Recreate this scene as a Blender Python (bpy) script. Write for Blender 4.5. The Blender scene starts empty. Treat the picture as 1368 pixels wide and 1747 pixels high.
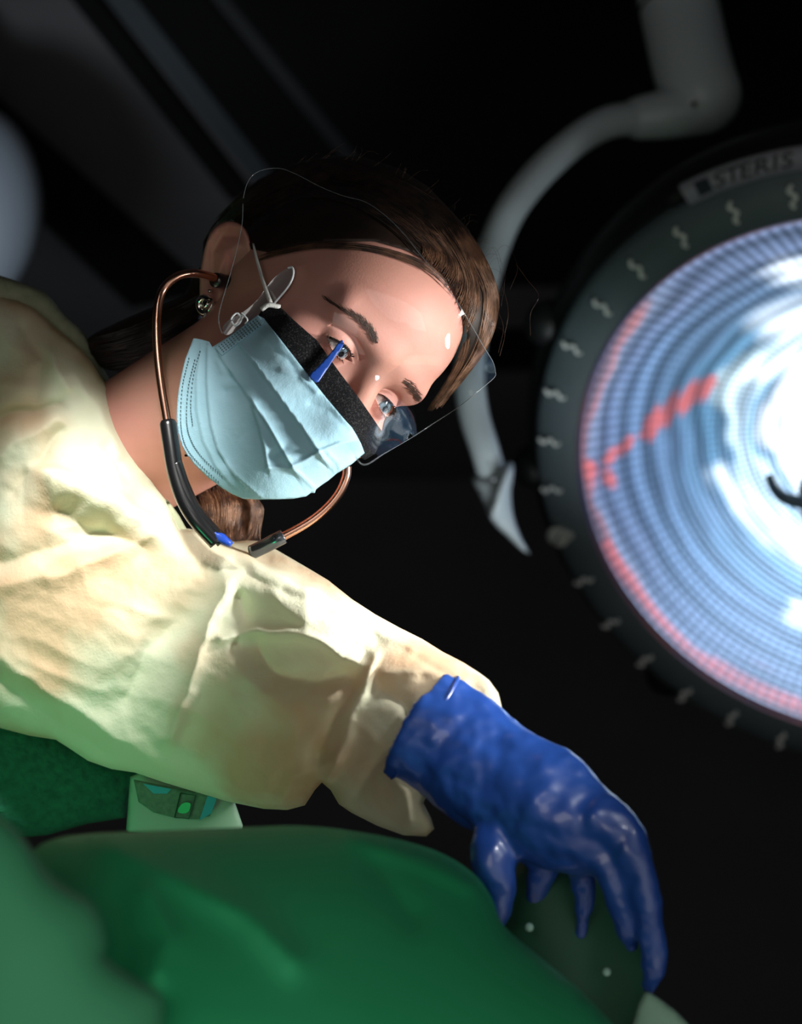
import bpy, math, random
import numpy as np
from mathutils import Matrix, Vector, noise as mnoise
from mathutils.geometry import delaunay_2d_cdt

# ------------------------------------------------------------------ camera, light, exposure
F = 3218.0; CX, CY = 684.0, 873.5            # focal length and centre in pixels of the 1368x1747 frame
scn = bpy.context.scene
scn.view_settings.view_transform = 'Standard'
scn.view_settings.look = 'None'
scn.view_settings.exposure = 0.0
scn.view_settings.gamma = 1.0
scn.view_settings.use_curve_mapping = False
COL = scn.collection
cam_d = bpy.data.cameras.new('camera'); cam = bpy.data.objects.new('camera', cam_d); COL.objects.link(cam)
cam.location = (0, 0, 1.05)
cam.rotation_euler = (math.radians(90 + 22), 0, 0)
cam_d.sensor_fit = 'HORIZONTAL'; cam_d.sensor_width = 36.0; cam_d.lens = F / 1368 * 36.0
cam_d.clip_start = 0.02; cam_d.clip_end = 60
cam_d.dof.use_dof = True; cam_d.dof.focus_distance = 1.33; cam_d.dof.aperture_fstop = 6.0
scn.camera = cam
CW = np.array(Matrix.Translation(cam.location) @ cam.rotation_euler.to_matrix().to_4x4())
CR = CW[:3, :3]; CT = CW[:3, 3]

world = bpy.data.worlds.new('room_air'); scn.world = world; world.use_nodes = True
bg = world.node_tree.nodes['Background']; bg.inputs[0].default_value = (0.55, 0.68, 0.75, 1); bg.inputs[1].default_value = 0.035


def c(px, py, d):                              # pixel + depth -> camera frame
    return np.stack([(np.asarray(px, float) - CX) * d / F, (CY - np.asarray(py, float)) * d / F, -np.asarray(d, float) + 0 * np.asarray(px, float)], -1)


def w(p):                                      # camera frame -> world
    return np.asarray(p) @ CR.T + CT


def W(px, py, d):
    return Vector(w(c(px, py, d)))


def aim_light(kind, name, loc, target, energy, color, size=0.3, spot=None, blend=0.5):
    l = bpy.data.lights.new(name, kind); o = bpy.data.objects.new(name, l); COL.objects.link(o)
    o.location = loc; o.rotation_euler = (Vector(target) - Vector(loc)).to_track_quat('-Z', 'Y').to_euler()
    l.energy = energy; l.color = color
    if kind == 'AREA': l.size = size
    if kind == 'SPOT': l.spot_size = math.radians(spot); l.spot_blend = blend; l.shadow_soft_size = size
    return o


ceil_aim = W(1000, 560, 3.7)
# second operating lamp (outside the frame on the right) that lights face and sleeve
aim_light('SPOT', 'operating_lamp_beam', W(1850, 760, 1.12), W(420, 860, 1.3), 27, (1.0, 0.985, 0.94), 0.06, 60, 0.8)
# added spot from above, a tight pool on shoulder and sleeve
aim_light('SPOT', 'added_sleeve_spot', W(60, -350, 0.98), W(165, 985, 1.36), 40, (1.0, 0.99, 0.95), 0.04, 25, 0.9)
aim_light('SPOT', 'added_upper_right_spot', W(1480, 160, 1.22), W(640, 1060, 1.27), 15, (1.0, 0.99, 0.97), 0.03, 27, 1.0)  # added spot brightening the sleeve ridge towards the cuff
# added area lamp standing in for light bounced up from the table
aim_light('AREA', 'table_bounce_fill', W(900, 2500, 0.75), W(450, 850, 1.35), 1.5, (1.0, 0.95, 0.86), 1.5)
aim_light('SPOT', 'added_glove_spot', W(1750, 420, 0.86), W(860, 1290, 1.17), 7.0, (0.95, 0.98, 1.0), 0.05, 20, 1.0)  # added spot for highlights on the back of the glove
# added green spot low on the left, imitates a green tint on the gown
aim_light('SPOT', 'green_tint_spot', W(-900, 2300, 1.0), W(60, 1290, 1.32), 13.0, (0.04, 0.8, 0.30), 0.15, 27, 1.0)
# added frontal fill beside the camera, lifts the shadows on ear and hair
aim_light('AREA', 'camera_side_fill', (-0.35, -0.1, 1.2), W(400, 900, 1.35), 1.5, (1.0, 0.93, 0.88), 0.5)
# added spot brightening the lamp arm and rim
aim_light('SPOT', 'lamp_arm_fill', W(1150, 1750, 1.7), W(835, 740, 2.2), 14, (0.88, 0.96, 1.0), 0.1, 30, 1.0)
# unseen area fill added for ceiling, lamp rim and arm in the dark room
aim_light('AREA', 'dim_room_fill', (0.6, 0.2, 0.6), (0.3, 3.0, 2.6), 1.7, (0.9, 0.96, 1.0), 1.2)
aim_light('SPOT', 'lamp_head_fill', W(-420, 620, 2.1), W(-40, 370, 2.9), 9.0, (0.82, 0.92, 1.0), 0.1, 50, 1.0)  # added spot brightening the pale lamp head at the left edge

aim_light('SPOT', 'ceiling_fill', (0.35, 2.7, 1.7), ceil_aim, 1.6, (0.95, 0.97, 1.0), 0.2, 85, 1.0)  # added spot lifting the dark ceiling on the right


# ------------------------------------------------------------------ materials
def lin(r, g, b):
    f = lambda v: v / 12.92 if v <= 0.04045 else ((v + 0.055) / 1.055) ** 2.4
    return (f(r / 255), f(g / 255), f(b / 255), 1)


def mat(name, c1, c2=None, scale=20, rough=0.5, metal=0.0, bump=0.0, bscale=200, detail=3, transl=0.0, sss=0.0, coat=0.0, spec=0.5, contrast=(0.35, 0.65), sheen=0.0):
    m = bpy.data.materials.new(name); m.use_nodes = True; nt = m.node_tree; N = nt.nodes; L = nt.links
    b = N['Principled BSDF']; tc = N.new('ShaderNodeTexCoord')
    b.inputs['Roughness'].default_value = rough; b.inputs['Metallic'].default_value = metal
    b.inputs['Specular IOR Level'].default_value = spec; b.inputs['Coat Weight'].default_value = coat
    b.inputs['Sheen Weight'].default_value = sheen
    if sss: b.inputs['Subsurface Weight'].default_value = sss; b.inputs['Subsurface Scale'].default_value = 0.01
    n = N.new('ShaderNodeTexNoise'); n.inputs['Scale'].default_value = scale; n.inputs['Detail'].default_value = detail
    L.new(tc.outputs['Object'], n.inputs['Vector'])
    r = N.new('ShaderNodeValToRGB'); r.color_ramp.elements[0].position = contrast[0]; r.color_ramp.elements[1].position = contrast[1]
    r.color_ramp.elements[0].color = c1; r.color_ramp.elements[1].color = c2 or c1
    L.new(n.outputs['Fac'], r.inputs['Fac']); L.new(r.outputs['Color'], b.inputs['Base Color'])
    if bump:
        n2 = N.new('ShaderNodeTexNoise'); n2.inputs['Scale'].default_value = bscale; n2.inputs['Detail'].default_value = 4
        L.new(tc.outputs['Object'], n2.inputs['Vector'])
        bp = N.new('ShaderNodeBump'); bp.inputs['Strength'].default_value = bump; bp.inputs['Distance'].default_value = 0.001
        L.new(n2.outputs['Fac'], bp.inputs['Height']); L.new(bp.outputs['Normal'], b.inputs['Normal'])
    if transl:
        t = N.new('ShaderNodeBsdfTranslucent'); L.new(r.outputs['Color'], t.inputs['Color'])
        mx = N.new('ShaderNodeMixShader'); mx.inputs[0].default_value = transl
        L.new(b.outputs[0], mx.inputs[1]); L.new(t.outputs[0], mx.inputs[2]); L.new(mx.outputs[0], N['Material Output'].inputs['Surface'])
    m.diffuse_color = c1
    return m


def clear_mat(name, tint=(0.93, 0.95, 0.96), gloss=0.12, rough=0.05, haze=0.0):
    m = bpy.data.materials.new(name); m.use_nodes = True; nt = m.node_tree; N = nt.nodes; L = nt.links
    N.remove(N['Principled BSDF'])
    t = N.new('ShaderNodeBsdfTransparent'); t.inputs[0].default_value = (*tint, 1)
    g = N.new('ShaderNodeBsdfGlossy'); g.inputs['Roughness'].default_value = rough
    fr = N.new('ShaderNodeFresnel'); fr.inputs[0].default_value = 1.45
    ad = N.new('ShaderNodeMath'); ad.operation = 'MULTIPLY_ADD'; ad.inputs[1].default_value = 0.35; ad.inputs[2].default_value = gloss * 0.15
    tc = N.new('ShaderNodeTexCoord'); n = N.new('ShaderNodeTexNoise'); n.inputs['Scale'].default_value = 14
    L.new(tc.outputs['Object'], n.inputs[0]); bp = N.new('ShaderNodeBump'); bp.inputs['Strength'].default_value = 0.12; bp.inputs['Distance'].default_value = 0.004
    L.new(n.outputs['Fac'], bp.inputs['Height']); L.new(bp.outputs[0], g.inputs['Normal'])
    L.new(fr.outputs[0], ad.inputs[0])
    mx = N.new('ShaderNodeMixShader'); L.new(ad.outputs[0], mx.inputs[0]); L.new(t.outputs[0], mx.inputs[1]); L.new(g.outputs[0], mx.inputs[2])
    last = mx
    if haze:
        d = N.new('ShaderNodeBsdfDiffuse'); d.inputs[0].default_value = (0.8, 0.85, 0.88, 1)
        m2 = N.new('ShaderNodeMixShader'); m2.inputs[0].default_value = haze
        L.new(mx.outputs[0], m2.inputs[1]); L.new(d.outputs[0], m2.inputs[2]); last = m2
    L.new(last.outputs[0], N['Material Output'].inputs['Surface'])
    return m


M_SKIN = mat('skin', (0.47, 0.225, 0.17, 1), (0.56, 0.262, 0.215, 1), 18, 0.58, sss=0.12, spec=0.35, bump=0.12, bscale=700)
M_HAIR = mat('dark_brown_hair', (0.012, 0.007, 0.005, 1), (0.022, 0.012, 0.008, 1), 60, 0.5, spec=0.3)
M_STRAND = mat('brown_hair_strand', (0.03, 0.014, 0.009, 1), (0.12, 0.058, 0.032, 1), 90, 0.38, spec=0.6)  # browner copy for the lit hair, the light put into the colour
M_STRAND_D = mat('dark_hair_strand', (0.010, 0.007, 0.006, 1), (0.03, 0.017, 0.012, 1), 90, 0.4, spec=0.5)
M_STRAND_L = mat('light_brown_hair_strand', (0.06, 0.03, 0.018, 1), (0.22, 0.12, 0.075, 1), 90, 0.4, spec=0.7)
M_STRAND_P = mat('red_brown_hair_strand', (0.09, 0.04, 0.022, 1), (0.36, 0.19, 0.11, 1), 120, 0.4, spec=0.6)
M_LASH = mat('lash', (0.008, 0.006, 0.005, 1), rough=0.5)
M_BROW = mat('brow_hair', (0.05, 0.025, 0.018, 1), (0.09, 0.05, 0.035, 1), 200, 0.6)
M_GOWN = mat('yellow_nonwoven', (0.70, 0.50, 0.32, 1), (0.78, 0.80, 0.60, 1), 9, 0.75, bump=0.35, bscale=420, transl=0.28, contrast=(0.38, 0.56), spec=0.2)  # tan patches imitate warm glow and shading of the thin fabric
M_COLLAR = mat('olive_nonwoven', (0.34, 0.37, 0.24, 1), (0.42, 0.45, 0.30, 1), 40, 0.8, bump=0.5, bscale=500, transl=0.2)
M_MASK = mat('blue_nonwoven', (0.40, 0.65, 0.77, 1), (0.45, 0.70, 0.82, 1), 30, 0.7, bump=0.25, bscale=900, transl=0.15, spec=0.25)
M_DOT = mat('weld_dot', (0.05, 0.11, 0.13, 1), rough=0.6)
M_LOOP = mat('white_elastic', (0.6, 0.58, 0.55, 1), rough=0.7, bump=0.5, bscale=900)
M_BAND = mat('black_mesh', (0.004, 0.004, 0.005, 1), (0.05, 0.048, 0.05, 1), 900, 0.85, bump=1.0, bscale=1400, spec=.15, contrast=(.5, .75))
M_BLUE_REFL = mat('blue_reflection', (0.015, 0.06, 0.33, 1), (0.02, 0.08, 0.40, 1), 200, 0.4)  # strip colour imitates a blue glove reflection on the visor
M_VISOR = clear_mat('clear_visor_film')
M_RIM = mat('visor_cut_edge', (0.12, 0.14, 0.15, 1), rough=0.2, spec=0.7)
M_CURL = clear_mat('curled_visor_film', (0.85, 0.9, 0.93), 1.5, 0.12, 0.16)  # whitish diffuse share imitates the bright sheen of the curled film
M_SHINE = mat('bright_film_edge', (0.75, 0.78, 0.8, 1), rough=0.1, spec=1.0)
M_COPPER = mat('copper_tube', (0.62, 0.32, 0.22, 1), (0.70, 0.38, 0.28, 1), 60, 0.24, 1.0)
M_BLACK = mat('black_rubber', (0.006, 0.006, 0.007, 1), rough=0.28, coat=0.3)
M_FERRULE = mat('dark_metal_ferrule', (0.12, 0.13, 0.15, 1), rough=0.22, metal=0.8)
M_BLUE_TAG = mat('blue_plastic', (0.01, 0.06, 0.42, 1), rough=0.35)
M_SILVER = mat('silver_earring', (0.8, 0.77, 0.72, 1), rough=0.12, metal=1.0)
M_GLOVE = mat('blue_nitrile', (0.012, 0.06, 0.30, 1), (0.02, 0.085, 0.38, 1), 25, 0.36, bump=0.25, bscale=60, spec=0.9, coat=0.35)
M_SCRUB = mat('teal_fleece', lin(16, 88, 62), lin(24, 108, 76), 150, 0.95, bump=1.0, bscale=300, contrast=(0.3, 0.7))
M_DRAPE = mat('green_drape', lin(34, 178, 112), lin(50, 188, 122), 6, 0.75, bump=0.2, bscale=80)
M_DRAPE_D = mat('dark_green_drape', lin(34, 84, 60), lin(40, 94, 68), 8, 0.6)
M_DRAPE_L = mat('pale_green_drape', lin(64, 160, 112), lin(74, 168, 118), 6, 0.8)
M_TOWEL = mat('pale_towel', lin(150, 190, 165), rough=0.9, bump=0.5, bscale=300)
M_SHEET = mat('white_pouch', lin(150, 190, 160), rough=0.5, transl=0.2)
M_STRAPG = mat('green_grey_strap', lin(70, 105, 80), lin(84, 120, 92), 300, 0.7)
M_TEAL = mat('teal_trim', lin(10, 150, 160), rough=0.5)
M_LEAF = mat('bright_green_print', lin(30, 190, 110), rough=0.5)
M_LAMPBK = mat('charcoal_lamp_plastic', lin(88, 102, 107), lin(96, 110, 115), 10, 0.55, bump=0.1, bscale=500)
M_LAMPDK = mat('black_lamp_shell', lin(20, 22, 23), rough=0.5)
M_PLATE = mat('grey_name_plate', lin(150, 153, 162), rough=0.5)
M_LETTER = mat('dark_print', lin(16, 17, 20), rough=0.5)
M_LOGO = mat('navy_print', lin(24, 32, 50), rough=0.5)
M_MARK = mat('off_white_print', lin(240, 245, 240), rough=0.6)
M_ARM = mat('white_enamel', lin(196, 208, 212), lin(202, 214, 218), 8, 0.4, coat=0.1)
M_SEAM = mat('dark_seam', lin(40, 42, 44), rough=0.7)  # dark grey of the elbow joint ring and screw
M_CEIL = mat('ceiling_paint', lin(112, 112, 115), lin(120, 120, 123), 3, 0.9)
M_WALL = mat('wall_paint', lin(120, 120, 123), lin(128, 128, 131), 3, 0.9)
M_DARK = mat('black_rail', lin(8, 8, 9), rough=0.9)
M_RAIL = mat('grey_rail', lin(92, 100, 106), rough=0.6)
M_FLOOR = mat('vinyl_floor', lin(90, 95, 96), lin(100, 104, 104), 8, 0.5)
M_GLINT = mat('pale_glint', lin(170, 215, 195), rough=0.1, coat=1.0)


# ------------------------------------------------------------------ mesh helpers (all geometry is given in the camera frame)
class MB:
    def __init__(s): s.v = []; s.f = []; s.n = 0

    def add(s, v, f):
        v = np.asarray(v, float); s.v.append(v); s.f += [tuple(int(i) + s.n for i in q) for q in f]; s.n += len(v); return s

    def tube(s, P, R, seg=12, caps=True, flat=None):
        P = np.asarray(P, float); n = len(P); R = np.broadcast_to(np.asarray(R, float), (n,))
        T = np.gradient(P, axis=0); T /= np.linalg.norm(T, axis=1, keepdims=True) + 1e-12
        up = np.array([0.0, 0, 1.0]) if abs(T[0][2]) < 0.9 else np.array([1.0, 0, 0])
        V = []; u = np.cross(T[0], up); u /= np.linalg.norm(u)
        A = np.linspace(0, 2 * np.pi, seg, endpoint=False)
        for i in range(n):
            u = u - T[i] * (u @ T[i]); u /= np.linalg.norm(u) + 1e-12; vv = np.cross(T[i], u)
            fa = 1.0 if flat is None else flat
            V.append(P[i] + R[i] * (np.cos(A)[:, None] * u + fa * np.sin(A)[:, None] * vv))
        V = np.concatenate(V); Fs = []
        for i in range(n - 1):
            for j in range(seg):
                k = (j + 1) % seg; Fs.append((i * seg + j, i * seg + k, (i + 1) * seg + k, (i + 1) * seg + j))
        if caps and seg > 2:
            Fs.append(tuple(range(seg))[::-1]); Fs.append(tuple((n - 1) * seg + j for j in range(seg)))
        return s.add(V, Fs)

    def ball(s, ctr, r, seg=20, M=None):
        r = np.broadcast_to(np.asarray(r, float), (3,)); V = []; Fs = []; h = seg // 2
        for i in range(h + 1):
            th = np.pi * i / h
            for j in range(seg):
                ph = 2 * np.pi * j / seg
                V.append([r[0] * math.sin(th) * math.cos(ph), r[1] * math.sin(th) * math.sin(ph), r[2] * math.cos(th)])
        V = np.array(V)
        if M is not None: V = V @ np.asarray(M).T
        for i in range(h):
            for j in range(seg):
                k = (j + 1) % seg; Fs.append((i * seg + j, (i + 1) * seg + j, (i + 1) * seg + k, i * seg + k))
        return s.add(V + ctr, Fs)

    def lathe(s, ctr, a, b, n, prof, seg=96, ang=None):   # prof: list of (radius, height along n)
        full = ang is None; A = np.linspace(0, 2 * np.pi, seg, endpoint=False) if full else np.radians(np.linspace(ang[0], ang[1], seg))
        V = []
        for r, h in prof: V.append(ctr + r * (np.cos(A)[:, None] * a + np.sin(A)[:, None] * b) + h * n)
        V = np.concatenate(V); Fs = []
        for i in range(len(prof) - 1):
            for j in range(seg if full else seg - 1):
                k = (j + 1) % seg; Fs.append((i * seg + j, i * seg + k, (i + 1) * seg + k, (i + 1) * seg + j))
        return s.add(V, Fs)

    def build(s, name, m, parent=None, smooth=True, origin=None, worldspace=False):
        V = np.concatenate(s.v); V = V if worldspace else w(V)
        if parent is not None:
            org = np.array(wloc(parent))
        else:
            org = V.mean(0) if origin is None else np.array(origin)
        me = bpy.data.meshes.new(name); me.from_pydata((V - org).tolist(), [], s.f); me.update()
        if smooth: me.shade_smooth()
        me.materials.append(m); o = bpy.data.objects.new(name, me); COL.objects.link(o)
        if parent is not None: o.parent = parent
        else: o.location = org
        return o


def wloc(o):
    p = Vector((0, 0, 0))
    while o is not None: p = p + o.location; o = o.parent
    return p


def empty(name, loc):
    o = bpy.data.objects.new(name, None); COL.objects.link(o); o.location = loc; o.empty_display_size = 0.05; return o


def tag(o, label=None, cat=None, group=None, kind=None):
    if label: o['label'] = label
    if cat: o['category'] = cat
    if group: o['group'] = group
    if kind: o['kind'] = kind
    return o


def mod(o, t, **k):
    m = o.modifiers.new(t.lower(), t)
    for a, b in k.items(): setattr(m, a, b)
    return m


def spline(P, n=60):                            # Catmull-Rom through points, any dimension
    P = np.asarray(P, float); Q = np.vstack([2 * P[0] - P[1], P, 2 * P[-1] - P[-2]]); m = len(P) - 1
    out = []
    for t in np.linspace(0, m - 1e-9, n):
        i = int(t); u = t - i; p0, p1, p2, p3 = Q[i:i + 4]
        out.append(0.5 * ((2 * p1) + (-p0 + p2) * u + (2 * p0 - 5 * p1 + 4 * p2 - p3) * u * u + (-p0 + 3 * p1 - 3 * p2 + p3) * u ** 3))
    return np.array(out)


def pxs(P, n=60):                               # spline through (px, py, depth)
    q = spline(P, n); return c(q[:, 0], q[:, 1], q[:, 2])


def rbf(pts):                                   # thin plate through (px, py, value)
    P = np.asarray(pts, float); X = P[:, :2] / 300; n = len(P)
    d = np.linalg.norm(X[:, None] - X[None], axis=2); K = np.where(d > 0, d * d * np.log(d + 1e-12), 0) + 1e-3 * np.eye(n)
    A = np.c_[np.ones(n), X]; S = np.block([[K, A], [A.T, np.zeros((3, 3))]])
    co = np.linalg.solve(S, np.r_[P[:, 2], 0, 0, 0])

    def f(x, y):
        x = np.asarray(x, float) / 300; y = np.asarray(y, float) / 300
        r = co[n] + co[n + 1] * x + co[n + 2] * y
        for i in range(n):
            q = np.hypot(x - X[i, 0], y - X[i, 1]); r = r + co[i] * np.where(q > 0, q * q * np.log(q + 1e-12), 0)
        return r
    return f


def inside(poly, x, y):
    poly = np.asarray(poly, float); r = np.zeros(np.shape(x), bool); n = len(poly)
    for i in range(n):
        x1, y1 = poly[i]; x2, y2 = poly[(i + 1) % n]
        if y1 == y2: continue
        cnd = ((y1 > y) != (y2 > y)) & (x < (x2 - x1) * (y - y1) / (y2 - y1) + x1); r ^= cnd
    return r


def resample(poly, s):
    out = []; n = len(poly)
    for i in range(n):
        a = np.array(poly[i], float); b = np.array(poly[(i + 1) % n], float); k = max(1, int(round(np.linalg.norm(b - a) / s)))
        for j in range(k): out.append(a + (b - a) * j / k)
    return np.array(out)


def segdist(x, y, P):
    d = np.full(np.shape(x), 1e9)
    for (x1, y1), (x2, y2) in zip(P[:-1], P[1:]):
        L = (x2 - x1) ** 2 + (y2 - y1) ** 2 + 1e-9; t = np.clip(((x - x1) * (x2 - x1) + (y - y1) * (y2 - y1)) / L, 0, 1)
        d = np.minimum(d, np.hypot(x - x1 - t * (x2 - x1), y - y1 - t * (y2 - y1)))
    return d


def smooth_poly(poly, n=None, closed=True):
    P = np.asarray(poly, float); m = len(P); out = []
    for i in range(m):
        p0, p1, p2, p3 = P[i - 1], P[i], P[(i + 1) % m], P[(i + 2) % m]
        for u in (0, .25, .5, .75):
            out.append(0.5 * ((2 * p1) + (-p0 + p2) * u + (2 * p0 - 5 * p1 + 4 * p2 - p3) * u * u + (-p0 + 3 * p1 - 3 * p2 + p3) * u ** 3))
    return np.array(out)


def tri(poly, s):                               # fill a pixel outline with an even triangulation
    B = resample(poly, s); nb = len(B); lo = B.min(0); hi = B.max(0)
    gx = np.arange(lo[0], hi[0], s); gy = np.arange(lo[1], hi[1], s * 0.866)
    X, Y = np.meshgrid(gx, gy); X = X + (np.arange(len(gy)) % 2)[:, None] * s * 0.5
    X = X.ravel(); Y = Y.ravel(); k = inside(B, X, Y); X = X[k]; Y = Y[k]
    d = segdist(X, Y, list(map(tuple, B)) + [tuple(B[0])]) if len(X) < 60000 else np.full(len(X), 99.)
    k = d > s * 0.55; I = np.c_[X[k], Y[k]]
    pts = np.vstack([B, I])
    res = delaunay_2d_cdt([Vector(p) for p in pts], [(i, (i + 1) % nb) for i in range(nb)], [], 1, 1e-7)
    V = np.array([tuple(v) for v in res[0]]); Fc = [tuple(f) for f in res[2]]
    bd = segdist(V[:, 0], V[:, 1], list(map(tuple, B)) + [tuple(B[0])]) < s * 0.02
    return V, Fc, bd


def inflate(poly, s=8, it=1500, p=0.5):         # 0 on the outline, rising to 1 inside like a blown-up cushion
    B = np.asarray(poly, float); lo = B.min(0) - 2 * s; hi = B.max(0) + 2 * s
    gx = np.arange(lo[0], hi[0], s); gy = np.arange(lo[1], hi[1], s); X, Y = np.meshgrid(gx, gy); m = inside(B, X, Y)
    h = np.zeros(X.shape); d = segdist(X, Y, list(map(tuple, B)) + [tuple(B[0])]); h[m] = d[m] * s * 4
    for _ in range(it):
        a = 0.25 * (np.roll(h, 1, 0) + np.roll(h, -1, 0) + np.roll(h, 1, 1) + np.roll(h, -1, 1)) + s * s * 0.25
        h = np.where(m, a, 0)
    h = h / h.max()

    def f(x, y):
        u = np.clip((np.asarray(x) - lo[0]) / s, 0, h.shape[1] - 1.001); v = np.clip((np.asarray(y) - lo[1]) / s, 0, h.shape[0] - 1.001)
        i = u.astype(int); j = v.astype(int); fu = u - i; fv = v - j
        q = h[j, i] * (1 - fu) * (1 - fv) + h[j, i + 1] * fu * (1 - fv) + h[j + 1, i] * (1 - fu) * fv + h[j + 1, i + 1] * fu * fv
        return np.clip(q, 0, 1) ** p
    return f


def pillow(mb, poly, D, T, s=6, Tb=None, extra=None, q=None, p=0.5):
    q = q or inflate(poly, max(s, 6), p=p); V, Fc, bd = tri(poly, s); x, y = V[:, 0], V[:, 1]
    Q = np.where(bd, 0, q(x, y)); D0 = D(x, y); ex = extra(x, y) if extra else 0
    front = D0 - T * Q - ex * np.clip(Q * 4, 0, 1); back = D0 + (T if Tb is None else Tb) * Q
    n = len(V); idx = np.arange(n); bi = np.where(bd, idx, 0); m = np.cumsum(~bd) - 1 + n
    bmap = np.where(bd, idx, m)
    Pf = c(x, y, front); Pb = c(x[~bd], y[~bd], back[~bd])
    mb.add(np.vstack([Pf, Pb]), [f[::-1] for f in Fc] + [tuple(bmap[i] for i in f) for f in Fc])
    return mb


def sheet(mb, poly, D, s=5):
    V, Fc, bd = tri(poly, s); return mb.add(c(V[:, 0], V[:, 1], D(V[:, 0], V[:, 1])), [f[::-1] for f in Fc])


def folds(strokes):
    def f(x, y):
        r = np.zeros(np.shape(x))
        for P, wd, a in strokes:
            if isinstance(wd, tuple) and len(wd) == 3:     # overlap: sharp edge on one side of the line, soft ramp on the other
                best = np.full(np.shape(x), 1e9); sg = np.zeros(np.shape(x))
                for (x1, y1), (x2, y2) in zip(P[:-1], P[1:]):
                    L = (x2 - x1) ** 2 + (y2 - y1) ** 2; t = np.clip(((x - x1) * (x2 - x1) + (y - y1) * (y2 - y1)) / L, 0, 1)
                    dd = np.hypot(x - x1 - t * (x2 - x1), y - y1 - t * (y2 - y1)); k = dd < best
                    best = np.where(k, dd, best); sg = np.where(k, np.sign((x2 - x1) * (y - y1) - (y2 - y1) * (x - x1)), sg)
                side = sg * wd[2]; r = r + a * np.where(side > 0, np.exp(-best / wd[1]), np.exp(-(best / wd[0]) ** 2)); continue
            if isinstance(wd, tuple):            # steep on the upper side, long slope on the lower side
                q = np.array(P, float); yl = np.interp(x, q[:, 0], q[:, 1]); t = np.clip(np.minimum((x - q[0, 0]) / 50, (q[-1, 0] - x) / 120), 0, 1)
                dy = y - yl; r = r + a * t * np.where(dy < 0, np.exp(-(dy / wd[0]) ** 2), np.exp(-(dy / wd[1]) ** 2)); continue
            d = segdist(x, y, P) / wd; r = r + a * (np.exp(-d * d) if wd < 4 else .5 * np.exp(-d * d) + .5 * np.exp(-d * 1.6))
        return r
    return f


def nz(x, y, sc, seed=0.0, ridged=False):
    o = np.array([mnoise.noise(Vector((a / sc, b / sc, seed))) for a, b in zip(x, y)])
    return 1 - 2 * np.abs(o) if ridged else o


rng = np.random.default_rng(7); random.seed(7)
# ------------------------------------------------------------------ head model (millimetres in the head's own frame: x her left, y forward, z up)
HM = np.array([[0.48498432, 0.47933596, 0.73145556], [-0.57749295, -0.45256536, 0.67947515], [-0.65672833, 0.75194523, -0.05732603]])
HT = np.array([-0.0789507, 0.1167786, -1.3778])


def h2c(p): return (np.asarray(p, float) / 1000) @ HM.T + HT
def c2h(p): return ((np.asarray(p, float) - HT) @ HM) * 1000
def h2px(p):
    q = h2c(p); return np.stack([CX + F * q[..., 0] / -q[..., 2], CY - F * q[..., 1] / -q[..., 2], -q[..., 2]], -1)


def ell(P, ctr, r):
    r = np.array(r, float); k = (P - np.array(ctr, float)) / r; l = np.linalg.norm(k, axis=-1); l2 = np.linalg.norm(k / r, axis=-1)
    return l * (l - 1) / np.maximum(l2, 1e-6)


def cap(P, a, b, ra, rb):
    a = np.array(a, float); b = np.array(b, float); ab = b - a; t = np.clip(((P - a) @ ab) / (ab @ ab), 0, 1)
    return np.linalg.norm(P - a - t[..., None] * ab, axis=-1) - (ra + (rb - ra) * t)


def smin(a, b, k): h = np.clip(0.5 + 0.5 * (b - a) / k, 0, 1); return b + (a - b) * h - k * h * (1 - h)
def smax(a, b, k): return -smin(-a, -b, k)


EYE = {1: np.array([31.0, 70.0, 19.0]), -1: np.array([-31.0, 70.0, 19.0])}
NECK_A = np.array([0., -12., -40.]); NECK_B = c2h(c(185, 790, 1.465))


def head_sdf(P, eyes=True, neck=True):
    A = np.abs(P[..., 0]); S = np.stack([A, P[..., 1], P[..., 2]], -1)
    d = ell(P, (0, -8, 48), (74, 96, 86))
    d = smin(d, ell(P, (0, 28, 62), (66, 69, 66)), 14)
    d = smin(d, ell(P, (0, 34, -12), (61, 55, 70)), 16)
    d = smin(d, ell(P, (0, 36, -56), (48, 48, 40)), 16)
    d = smin(d, ell(P, (0, 72, -80), (18, 14, 14)), 12)
    d = smin(d, ell(S, (43, 60, -8), (22, 20, 18)), 16)
    d = smin(d, cap(S, (8, 84, 40), (46, 70, 42), 11, 9), 12)
    d = smax(d, -ell(S, (31, 95, 17), (19, 18, 13)), 13)
    d = smin(d, cap(P, (0, 84, 30), (0, 106, -10), 7.5, 9), 9)
    d = smin(d, ell(S, (10, 97, -16), (8, 10, 7)), 5)
    d = smin(d, ell(P, (0, 88, -42), (22, 10, 9)), 8)
    if neck: d = smin(d, cap(P, NECK_A, NECK_B, 56, 54), 22)
    if eyes:
        E = S - np.array([31.0, 70.0, 19.0])
        lid = np.linalg.norm(E, axis=-1) - 13.6
        d = smin(d, lid, 3.0)
        # crease above the lid
        cr = np.hypot(E[..., 2] - (11.5 - 0.022 * E[..., 0] ** 2), 0) ; m = np.exp(-(cr / 1.3) ** 2) * (np.abs(E[..., 0]) < 15) * (E[..., 1] > 0)
        d = d + 1.0 * m
    return d


def lid_open(ex, ez):                            # inside the almond? ex towards the temple
    up = 4.6 * (1 - (np.abs(ex + 1.5) / 13.5) ** 2.2); lo = -4.4 * (1 - (np.abs(ex - 1.5) / 13.5) ** 2.0)
    return np.minimum(up - ez, ez - lo), up, lo


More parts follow.
